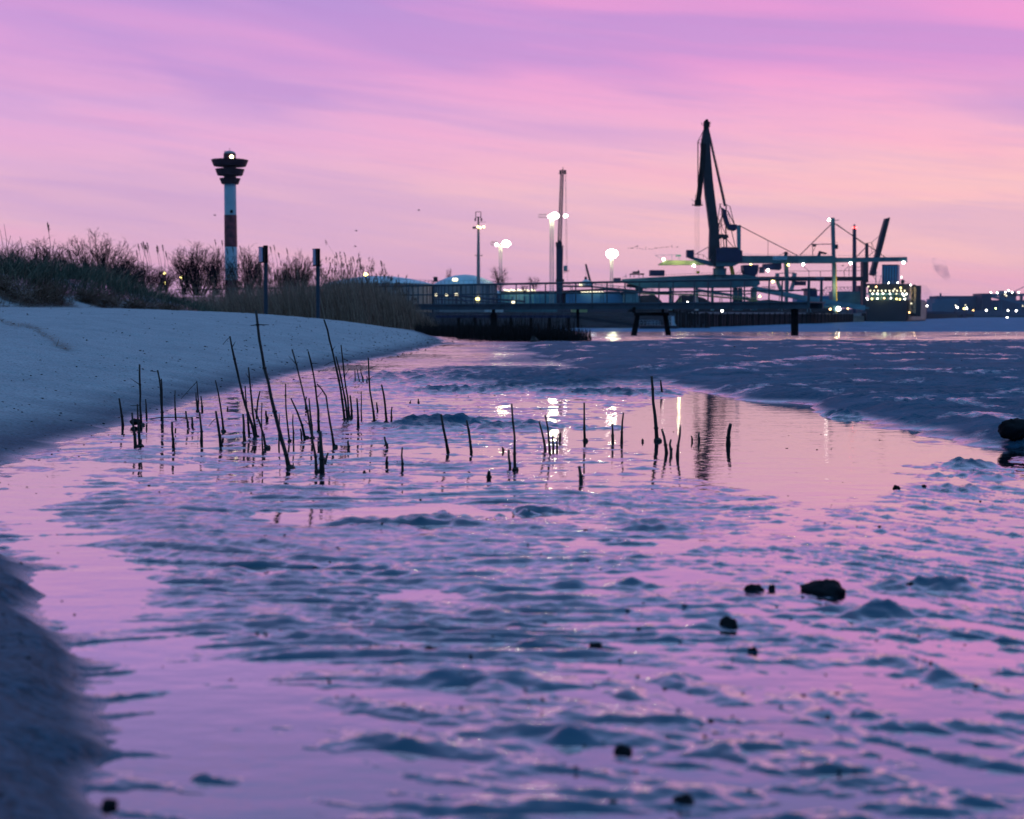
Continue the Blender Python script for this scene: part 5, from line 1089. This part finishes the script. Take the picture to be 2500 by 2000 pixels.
def bush(px_, ytop, ybase, wpx, Y_, kind, label, seed):
    (mk, h0, w0) = BM[kind]; c = P(px_, ybase, Y_); h = P(0, ytop, Y_).z - c.z; w = wpx / 2 * Y_ / F
    t = empty('bare_tree' if kind == 3 else 'bare_bush', c, label, 'tree' if kind == 3 else 'bush', 'bare winter bushes and trees'); t.rotation_euler.z = (seed % 2) * math.pi + .25 * math.sin(seed)
    sxy = w / w0; sz_ = h / h0
    t.scale = (sxy, sxy, sz_)
    for me in mk: o = bpy.data.objects.new(me.name, me); COL.objects.link(o); o.parent = t
for i, a in enumerate([(232, 582, 700, 165, 78, 0, 'large round bare bush on the skyline left of the street lamps'), (100, 592, 690, 120, 50, 1, 'feathery bare bush at the top of the dune near the left edge'), (40, 600, 700, 90, 45, 1, 'bare bush at the very left edge behind the dune grass'),
    (300, 625, 705, 100, 90, 0, 'low bare bush joining the right side of the round one'), (350, 645, 705, 80, 95, 1, 'small thin bare bush under the tall plumes left of the lamps'), (395, 655, 706, 70, 95, 1, 'smallest thin bare bush around the two yellow lamps'),
    (482, 602, 712, 110, 85, 1, 'broad upright bare bush directly left of the lighthouse'), (450, 610, 710, 60, 92, 2, 'narrow bare bush at the left flank of the broad upright one'), (530, 612, 712, 70, 88, 1, 'bare bush partly in front of the lighthouse base'), (602, 612, 712, 80, 90, 1, 'bare bush right of the lighthouse base'),
    (638, 620, 714, 60, 84, 2, 'bare bush directly behind the left sign post'), (732, 625, 708, 66, 100, 0, 'small rounded bare bush between the two sign posts'), (700, 650, 712, 60, 95, 1, 'low bare bush left of the small rounded one between the posts'),
    (1219, 652, 718, 42, 300, 3, 'bare tree in front of the left floodlight mast'), (1096, 656, 700, 14, 420, 3, 'tiny bare tree above the roof of the second tank'), (1303, 676, 716, 30, 360, 3, 'thin bare tree right of the antenna, between two floodlight masts'), (1280, 690, 716, 20, 362, 2, 'tiny bush beside the thin bare tree above the warehouse roof')]):
    bush(*a, i)
# single plumed reeds
def reed(px0, y0, px1, y1, Y_, label, plume=True):
    a = P(px0, y0, Y_); b_ = P(px1, y1, Y_); t = empty('plumed_reed', a, label, 'reed', 'tall plumed reeds standing alone')
    m_ = a.lerp(b_, .6) + Vector((.05, 0, 0)) * (1 if px1 > px0 else -1) * -1
    MB().tube([a, m_, b_], [.007, .006, .004], 4).build('stem', SDK, t)
    if plume:
        mb = MB(); rng = random.Random(int(px1)); d = (b_ - m_).normalized(); L_ = .20
        for i in range(16):
            u_ = i / 15; c = b_ - d * L_ * (u_ - .3); w = .035 * math.sin(math.pi * min(1, u_ * .9 + .08)) + .006
            mb.tube([c, c + Vector((rng.uniform(.1, 1) * w * 1.3, rng.uniform(-1, 1) * w, rng.uniform(-.5, 1) * w + .02)) ], [.010, .002], 3); mb.tube([c, c + Vector((-rng.uniform(0, .8) * w, rng.uniform(-1, 1) * w, w + .02))], [.010, .002], 3)
        mb.build('plume', SDK, t)
PR = [(345, 690, 338, 602), (368, 690, 346, 600), (362, 700, 350, 596), (352, 690, 355, 604), (372, 700, 360, 599), (365, 690, 358, 608), (388, 700, 383, 610), (397, 690, 384, 605), (402, 690, 397, 604), (411, 690, 405, 620), (334, 690, 334, 618), (12, 650, 10, 548), (22, 650, 26, 575), (118, 660, 117, 552), (2, 650, 0, 560), (133, 660, 134, 583), (50, 640, 48, 577)]
LBL = ['leftmost plumed reed of the loose group right of the round bush', 'plumed reed leaning left, second in the loose group', 'plumed reed with high head near the middle of the loose group', 'plumed reed with drooping head low in the loose group', 'tallest headed plumed reed of the loose group', 'plumed reed right behind the tallest of the loose group', 'plumed reed left of the two yellow lamps, lower of its pair', 'plumed reed with slanted head, left of the two yellow lamps', 'plumed reed with the biggest head, over the highest yellow lamp', 'low plumed reed rightmost of the loose group', 'short plumed reed in front of the loose group', 'tallest thin reed at the left edge of the picture', 'thin reed just right of the tallest one at the left edge', 'lone thin reed with a slim head rising high over the dune bush', 'reed cut by the left edge of the picture', 'short thin reed right of the lone slim headed one', 'faint thin reed between the left edge and the dune bush']
for i, a in enumerate(PR): reed(*a, 44 if i < 11 else 31, LBL[i], i < 11 or i == 13)
PR2 = [(536, 700, 525, 590, 'plumed reed leaning left beside the red band of the lighthouse'), (545, 700, 542, 592, 'plumed reed touching the left edge of the lighthouse shaft'), (600, 700, 586, 606, 'plumed reed just right of the lighthouse'), (535, 700, 533, 612, 'lower plumed reed left of the lighthouse'), (562, 700, 554, 612, 'plumed reed crossing the lower white band, left side'), (575, 700, 568, 608, 'plumed reed crossing the lower white band, right side'),
       (672, 700, 660, 607, 'plumed reed closest to the right of the left sign post'), (680, 700, 669, 604, 'highest plumed reed between the two sign posts'), (712, 700, 700, 612, 'plumed reed halfway between the two sign posts'), (692, 700, 680, 622, 'lower plumed reed between the two sign posts'), (829, 700, 821, 622, 'leftmost tall plumed reed right of the right sign post'), (850, 700, 841, 622, 'second tall plumed reed right of the right sign post'), (870, 700, 862, 632, 'dark headed plumed reed over the domed tank'), (885, 700, 877, 634, 'plumed reed left of the yellow lamp over the reeds'), (940, 710, 930, 642, 'plumed reed over the right part of the domed tank')]
for i, a in enumerate(PR2): reed(a[0], a[1], a[2], a[3], 49, a[4])
# ------------------------------------------------------------------ dead reed stalks in the mud
Z1 = lambda X, Yp: (240 + X / 2.837, 740 + Yp / 2.837)
Z2 = lambda X, Yp: (1000 + X / 2.536, 880 + Yp / 2.536)
ST1 = [(175, 850, 145, 660, 14), (300, 848, 287, 425, 12), (262, 985, 235, 760, 14), (293, 995, 272, 700, 13), (335, 805, 328, 665, 9), (438, 830, 412, 465, 12), (436, 830, 440, 525, 10), (540, 805, 530, 605, 8), (522, 1005, 508, 825, 15), (625, 865, 603, 750, 12), (652, 870, 650, 790, 11),
 (692, 750, 675, 620, 11), (722, 755, 708, 645, 10), (690, 750, 682, 540, 7), (716, 960, 700, 755, 13), (858, 1000, 815, 750, 16), (868, 890, 812, 535, 10), (1018, 960, 1005, 770, 15), (1050, 915, 1015, 575, 10), (1095, 935, 915, 230, 14), (1100, 935, 1040, 445, 11), (1095, 800, 1120, 610, 10), (1170, 1005, 1085, 730, 13), (1145, 1040, 1130, 690, 8),
 (1168, 820, 1160, 750, 14), (895, 742, 897, 718, 8), (1330, 1150, 1090, 50, 19), (1250, 990, 1250, 770, 8), (1325, 960, 1295, 560, 9), (1352, 965, 1352, 770, 9), (1440, 940, 1335, 660, 12), (1515, 1170, 1340, 320, 12), (1480, 940, 1458, 660, 12), (1550, 1175, 1540, 890, 24), (1530, 900, 1455, 335, 12), (1562, 1120, 1588, 1040, 13), (1640, 1000, 1575, 640, 12),
 (1710, 815, 1565, 115, 12), (1735, 815, 1645, 370, 11), (1745, 800, 1680, 290, 10), (1755, 800, 1742, 640, 12), (1780, 545, 1775, 455, 6), (1815, 548, 1790, 455, 6), (1838, 550, 1815, 455, 7), (1860, 553, 1860, 505, 7), (1800, 860, 1790, 660, 12), (1823, 810, 1822, 615, 7), (1915, 825, 1867, 380, 11), (1998, 835, 1960, 565, 12), (2030, 830, 2035, 720, 10), (1940, 750, 1925, 690, 10),
 (1735, 1015, 1727, 955, 14), (2010, 1005, 1978, 930, 13), (2000, 1130, 2000, 1065, 14), (2105, 1170, 2106, 1000, 12), (1843, 1190, 1843, 1160, 16), (1435, 735, 1440, 650, 9), (1405, 940, 1400, 870, 10)]
ST2 = [(245, 572, 198, 335, 14), (388, 570, 352, 370, 13), (655, 680, 633, 268, 13), (628, 680, 613, 555, 13), (845, 560, 803, 380, 12), (875, 570, 840, 340, 10), (888, 555, 887, 460, 11), (910, 560, 917, 480, 10), (932, 495, 932, 450, 11), (1088, 500, 1081, 262, 11), (1262, 505, 1250, 390, 12), (1310, 505, 1323, 325, 11), (1535, 500, 1500, 98, 16), (1563, 210, 1553, 122, 10),
 (1595, 575, 1560, 425, 16), (1620, 580, 1615, 492, 14), (1655, 592, 1675, 405, 14), (1975, 520, 1985, 395, 20), (1795, 500, 1790, 445, 12), (492, 740, 492, 688, 20), (1057, 750, 1052, 655, 20), (575, 560, 575, 540, 10), (1443, 505, 1443, 485, 10), (1750, 500, 1745, 470, 9), (55, 270, 53, 240, 9), (5, 270, 5, 250, 7)]
allst = []
for s_ in ST1:
    bx, by = Z1(s_[0], s_[1]); tx, ty = Z1(s_[2], s_[3]); allst.append((bx, by, tx, ty, s_[4] / 2.837))
for s_ in ST2:
    bx, by = Z2(s_[0], s_[1]); tx, ty = Z2(s_[2], s_[3]); allst.append((bx, by, tx, ty, s_[4] / 2.536))
ORD = 'first second third fourth fifth sixth seventh eighth ninth tenth eleventh twelfth thirteenth fourteenth fifteenth sixteenth seventeenth eighteenth nineteenth twentieth twenty-first twenty-second twenty-third twenty-fourth twenty-fifth twenty-sixth'.split()
zones = [(0, 420, 'at the foot of the beach'), (420, 600, 'in the left of the clump'), (600, 760, 'in the middle of the clump'), (760, 990, 'right in the dense clump'), (990, 1420, 'on the open central mud'), (1420, 2500, 'beside the wide right pool')]
tab = sorted(allst, key=lambda a: a[0])
rng = random.Random(9); cnt = {}
for (bx, by, tx, ty, w) in tab:
    X0, Y0 = G(bx, by); top = P(tx, ty, Y0 + rng.uniform(-.05, .05)); basep = Vector((X0, Y0, 0)); r = w * Y0 / F / 2 * 1.3
    z = next(i for i, q in enumerate(zones) if q[0] <= bx < q[1]); cnt[z] = cnt.get(z, 0) + 1
    L_ = (top - basep).length; lean = tx - bx; sz_ = 'tall' if L_ > .38 else ('knee-high' if L_ > .2 else ('short' if L_ > .09 else 'stubby'))
    ln_ = 'leaning left' if lean < -12 else ('leaning right' if lean > 5 else 'upright')
    lab = f'{sz_} dead reed stalk {ln_}, {ORD[cnt[z]-1]} from the left {zones[z][2]}'
    t = empty('reed_stalk', basep, lab, 'reed stalk', 'dead reed stalks in the mud')
    n_ = max(3, int(L_ / .05)); pts = []; rad = []
    sag = rng.uniform(-.03, .03) * L_
    for i in range(n_ + 1):
        u_ = i / n_; p = basep.lerp(top, u_) + Vector((sag * 4 * u_ * (1 - u_) + rng.uniform(-.0022, .0022), rng.uniform(-.002, .002), 0)); p.z -= .03 * (1 - u_) if i == 0 else 0
        pts.append(p); rad.append(r * (1.15 - .45 * u_) * rng.uniform(.85, 1.12) * (1.35 if i == 0 else 1))
    mb = MB().tube(pts, rad, 7)
    for i in range(1, n_, 3): mb.tube([pts[i] - Vector((0, 0, .003)), pts[i] + Vector((0, 0, .004))], rad[i] * 1.35, 7)
    if L_ > .3:
        for _ in range(2):
            i = rng.randint(n_ // 3, n_ - 1); d = Vector((rng.uniform(-1, 1), rng.uniform(-.5, .5), rng.uniform(-.3, .9))).normalized() * rng.uniform(.02, .06); mb.tube([pts[i], pts[i] + d], [r * .5, r * .2], 4)
    mb.build('stem', SDK, t, smooth=True)
    if L_ > .16 and (w > 3.5 or rng.random() < .4):
        mb = MB(); mb.ball(basep + Vector((0, 0, .002)), r * 2.2, 8, (1.3, 1.1, .9), .25, rng); mb.build('root_clod', SDK, t)
# bent leaves, fallen stalks
def stick(pts, w, label, name='fallen_reed', m=SDK, foot=None):
    Yb = G(*(foot or pts[0]))[1]; q = [P(x, y, Yb) for x, y in pts]; mb = MB().tube(q, [w * Yb / F / 2 * (1 - .4 * i / len(q)) for i in range(len(q))], 6); o = mb.build(name, m, None, loc=q[0]); return tag(o, label, 'reed', 'fallen and snapped reeds')
stick([Z1(338, 806), Z1(420, 794), Z1(540, 792), Z1(655, 795), Z1(656, 810)], 3, 'long dead reed lying level across the mud at the foot of the beach')
stick([(480, 944), Z1(682, 545), Z1(640, 590), Z1(572, 665)][1:], 1.6, 'thin snapped leaf hanging left from a slim stalk near the beach', foot=Z1(690, 750))
stick([Z1(915, 232), Z1(890, 255), Z1(862, 288)], 1.6, 'thin snapped tip hanging left at the top of the tall left stalk', foot=Z1(1095, 935))
stick([Z1(1575, 640), Z1(1550, 600), Z1(1515, 560)], 4, 'thick snapped top bent over to the left in the middle clump', foot=Z1(1640, 1000))
stick([Z1(815, 800), Z1(790, 820), Z1(765, 855)], 2, 'small snapped reed drooping beside the stubby stalks', foot=Z1(858, 1000))
stick([Z1(1640, 400), Z1(1600, 415), Z1(1565, 435)], 1.6, 'thin side shoot on the tall right stalk', foot=Z1(1710, 815))
stick([Z1(1560, 525), Z1(1640, 520), Z1(1720, 535), Z1(1760, 500)], 2, 'thin dead reed lying behind the right end of the clump')
stick([(2043, 820), (2045, 811), (2048, 803)], 2.2, 'small leaning stick in the far mud right of the round jetty post', 'stick')
stick([Z1(360, 470), Z1(412, 478)], 1.8, 'tiny crosswise shoot at the top of a forked stalk', foot=Z1(438, 830))
stick([(140, 1350), (165, 1360), (200, 1362)], 4, 'small forked twig lying on the wet mud at the left edge', 'twig')
t = empty('weed_tuft', (*G(1305, 838), .02), 'small dark tuft of weed with two curved stems beyond the open mud', 'weed'); q = P(1305, 832, t.location.y)
MB().ball(q, .075, 10, (1, .8, 1.1), .35).build('clump', SDK, t); MB().line([(1300, 838), (1275, 837), (1262, 839)], t.location.y, 2).line([(1312, 838), (1330, 834), (1350, 840)], t.location.y, 2).build('stem', SDK, t)
# ------------------------------------------------------------------ stones
STONE = mat('wet_stone', (.008, .009, .012), .72, var=.5, vscale=14, bump=.01, bscale=40)
def stone(px_, py_, wpx, hpx, z, label, seed):
    x, y = G(px_, py_, z); k_ = y / F; w = wpx * k_ / 2; h = hpx * k_; rng_ = np.random.RandomState(seed)
    n_ = 28; th = np.linspace(0, math.pi, 15); ph = np.linspace(0, 2 * math.pi, n_ + 1); TH, PH = np.meshgrid(th, ph, indexing='ij')
    dx, dy, dz = np.sin(TH) * np.cos(PH), np.sin(TH) * np.sin(PH), np.cos(TH)
    nr = 1 + .30 * perlin(dx * 1.7 + seed, dy * 1.7 + dz * 1.3, seed) + .14 * perlin(dx * 4 + dz * 3, dy * 4 + seed, seed + 3) + .05 * perlin(dx * 11 + dz * 7, dy * 11 + seed, seed + 5)
    nr[:, -1] = nr[:, 0]
    o = grid_mesh('stone', dx * w * nr, dy * w * .8 * nr, dz * h * nr * .95); o.location = (x, y, z); o.data.materials.append(STONE); return tag(o, label, 'stone', 'dark stones on the mud')
stone(2478, 1049, 76, 27, .07, 'large dark stone on the mud bank, cut by the right edge of the picture', 3)
for i, a in enumerate([(2011, 1448, 112, 30, .0, 'largest wet stone in the foreground water, pointed like a roof'), (1840, 1446, 46, 22, 0, 'rounded stone left of the roof shaped one'), (1885, 1440, 16, 14, 0, 'small upright stone between the rounded and the roof shaped one'), (1778, 1532, 46, 24, 0, 'dark rounded stone in the pool below the roof shaped one'),
        (1053, 1596, 44, 16, 0, 'lone dark stone left of centre in the foreground'), (1455, 1585, 34, 18, 0, 'small dark stone near the centre of the foreground'), (1838, 1592, 26, 14, 0, 'small stone on a mud lump right of centre'), (2188, 1193, 17, 9, 0, 'small brown pebble on the wide pool, left one of two'), (2256, 1193, 13, 10, 0, 'small brown pebble on the wide pool, right one of two'),
        (2220, 1436, 34, 15, 0, 'dark stone right of the roof shaped one'), (268, 1968, 44, 20, .05, 'black stone at the bottom left corner'), (330, 1030, 26, 8, 0.02, 'dark clod in the shallow water below the leftmost stalks'), (1520, 1838, 50, 20, 0, 'half sunk stone low in the foreground, right of centre'), (1960, 1462, 12, 7, 0, 'tiny stone at the foot of the roof shaped one'), (1668, 1965, 60, 26, 0, 'half sunk stone at the bottom edge')]):
    stone(*a, 10 + i)
# pebbles, shells, crumbs of mud
def crumbs(name, n, xf, yf, smin, smax, lab, m):
    X0, Y0 = xf, yf; Z0 = tz(X0, Y0); s_ = RS.uniform(smin, smax, len(X0)) * np.interp(Y0, [1, 5, 20], [.6, 1, 2.2]); ico = bmesh.new(); bmesh.ops.create_icosphere(ico, subdivisions=1, radius=1); V = np.array([v.co[:] for v in ico.verts]); Fc = np.array([[v.index for v in f.verts] for f in ico.faces]); ico.free()
    N_ = len(X0); sc = np.stack([s_ * RS.uniform(.8, 1.5, N_), s_ * RS.uniform(.8, 1.4, N_), s_ * RS.uniform(.4, .9, N_)], 1)
    co = V[None] * sc[:, None] * (1 + .2 * RS.normal(0, 1, (N_, len(V), 1))) + np.stack([X0, Y0, np.maximum(Z0, -.002)], 1)[:, None]
    fc = (Fc[None] + (np.arange(N_) * len(V))[:, None, None]).reshape(-1, 3); me = bpy.data.meshes.new(name)
    me.vertices.add(N_ * len(V)); me.vertices.foreach_set('co', co.astype(np.float32).ravel()); me.loops.add(fc.size); me.loops.foreach_set('vertex_index', fc.ravel().astype(np.int32)); me.polygons.add(len(fc)); me.polygons.foreach_set('loop_start', (np.arange(len(fc)) * 3).astype(np.int32)); me.update(calc_edges=True)
    me.materials.append(m); o = bpy.data.objects.new(name, me); COL.objects.link(o); tag(o, lab, 'pebbles', kind='stuff')
yy_ = np.exp(RS.uniform(math.log(1.3), math.log(24), 2600)); xx_ = yy_ * RS.uniform(-.4, .4, 2600); sel = perlin(xx_ * 1.5, yy_ * 1.2, 61) > .0
crumbs('pebbles', 0, xx_[sel], yy_[sel], .0012, .0052, 'small dark pebbles and mud crumbs strewn over the flat', STONE)
yy_ = RS.uniform(2, 30, 2600); ss_ = RS.exponential(1.0, 2600); xx_ = np.interp(yy_, SHORE_Y, SHORE_X) - ss_ + .2
xx_, yy_ = xx_[:1100], yy_[:1100]
crumbs('beach_crumbs', 0, xx_, yy_, .002, .006, 'dark crumbs and shells scattered over the lower beach', STONE)
# ------------------------------------------------------------------ birds
BIRD = mat('bird_dark', (.03, .025, .03), .8)
me_b = MB().ball((0, 0, 0), .17, 8, (1.9, .8, .75)).add([(-.12, 0, .05), (.15, 0, .05), (.05, .8, .32), (-.1, .75, .30)], [(0, 1, 2, 3)]).add([(-.12, 0, .05), (.15, 0, .05), (.05, -.8, .32), (-.1, -.75, .30)], [(3, 2, 1, 0)]).tube([(.35, 0, .02), (.62, 0, .08)], [.07, .05], 5).build('bird', BIRD, None, loc=(0, 0, 0))
z4 = lambda X, Yp: (1520 + X / 14.37, 590 + Yp / 14.37)
BP = [z4(*a) for a in ((208, 240), (305, 232), (360, 225), (372, 238), (435, 190), (495, 172), (515, 162), (535, 158), (505, 238), (615, 250), (705, 268), (810, 272), (935, 265), (1035, 270), (1130, 240), (1170, 232), (1220, 235), (1300, 222), (1375, 212), (1450, 207), (1530, 198), (1617, 188), (815, 210), (1740, 200), (1900, 205))] + [(1640, 601), (1655, 603), (1628, 604)]
for i, (x, y) in enumerate(BP):
    o = me_b if i == 0 else me_b.copy()
    if i: COL.objects.link(o)
    o.location = P(x, y, 480 + (i * 7) % 40); o.rotation_euler = (0, 0, 2.6 + (i % 5) * .2); o.scale = (.62,) * 3
    tag(o, 'tiny bird of the flock flying left of the big crane', 'bird', 'flock of birds over the harbour')
for (x, y, lb) in ((1023, 514, 'single tiny bird high between the sign posts and the antenna mast'), (870, 564, 'single bird low in the sky above the reeds'), (868, 602, 'lowest single bird just over the reed plumes'), (525, 526, 'tiny bird left of the lighthouse'), (2058, 649, 'tiny bird left of the chimney under the unloader bridge')):
    o = me_b.copy(); COL.objects.link(o); o.location = P(x, y, 300); o.rotation_euler = (0, 0, 2.9); o.scale = (.7,) * 3; tag(o, lb, 'bird', 'single birds')
# ------------------------------------------------------------------ smoke from the far works
def smoke(pts, lab, dens):
    mb = MB(); rng_ = random.Random(len(pts)); Yp = 1800
    mb.tube([P(x, y, Yp) for x, y, r_ in pts], [r_ * Yp / F for x, y, r_ in pts], 14)
    m = bpy.data.materials.new('smoke'); m.use_nodes = True; t_ = m.node_tree; t_.nodes.clear(); out = t_.nodes.new('ShaderNodeOutputMaterial'); v = t_.nodes.new('ShaderNodeVolumePrincipled')
    v.inputs['Color'].default_value = (.35, .4, .6, 1); tcn = t_.nodes.new('ShaderNodeTexCoord'); nz = N(t_, 'ShaderNodeTexNoise', Scale=.045, Detail=5.0); Lk(t_, tcn.outputs['Object'], nz.inputs['Vector'])
    Lk(t_, mth(t_, 'MULTIPLY', ramp(t_, nz.outputs[0], [(.42, (0,) * 3), (.62, (1,) * 3)]), dens), v.inputs['Density']); Lk(t_, v.outputs[0], out.inputs['Volume'])
    o = mb.build('smoke', m, None); tag(o, lab, 'smoke', kind='stuff')
smoke([(2314, 696, 3), (2311, 678, 10), (2301, 660, 15), (2288, 645, 14), (2276, 632, 5)], 'drifting smoke plume over the far bank', .07)
smoke([(2262, 740, 10), (2262, 722, 14), (2252, 708, 16), (2240, 696, 8)], 'pale smoke drifting low beside the ship', .03)
# ------------------------------------------------------------------ the air itself
hz = bpy.data.materials.new('haze'); hz.use_nodes = True; t_ = hz.node_tree; t_.nodes.clear(); out = t_.nodes.new('ShaderNodeOutputMaterial'); v = t_.nodes.new('ShaderNodeVolumePrincipled')
v.inputs['Color'].default_value = (.72, .82, .95, 1); v.inputs['Density'].default_value = 0.00006; v.inputs['Anisotropy'].default_value = 0.1; Lk(t_, v.outputs[0], out.inputs['Volume'])
hb = MB().box((-2200, -30, -12), (2700, 2900, 90)).build('haze', hz, None, loc=(0, 0, 0)); tag(hb, 'thin dusk haze over the harbour', 'haze', kind='stuff')
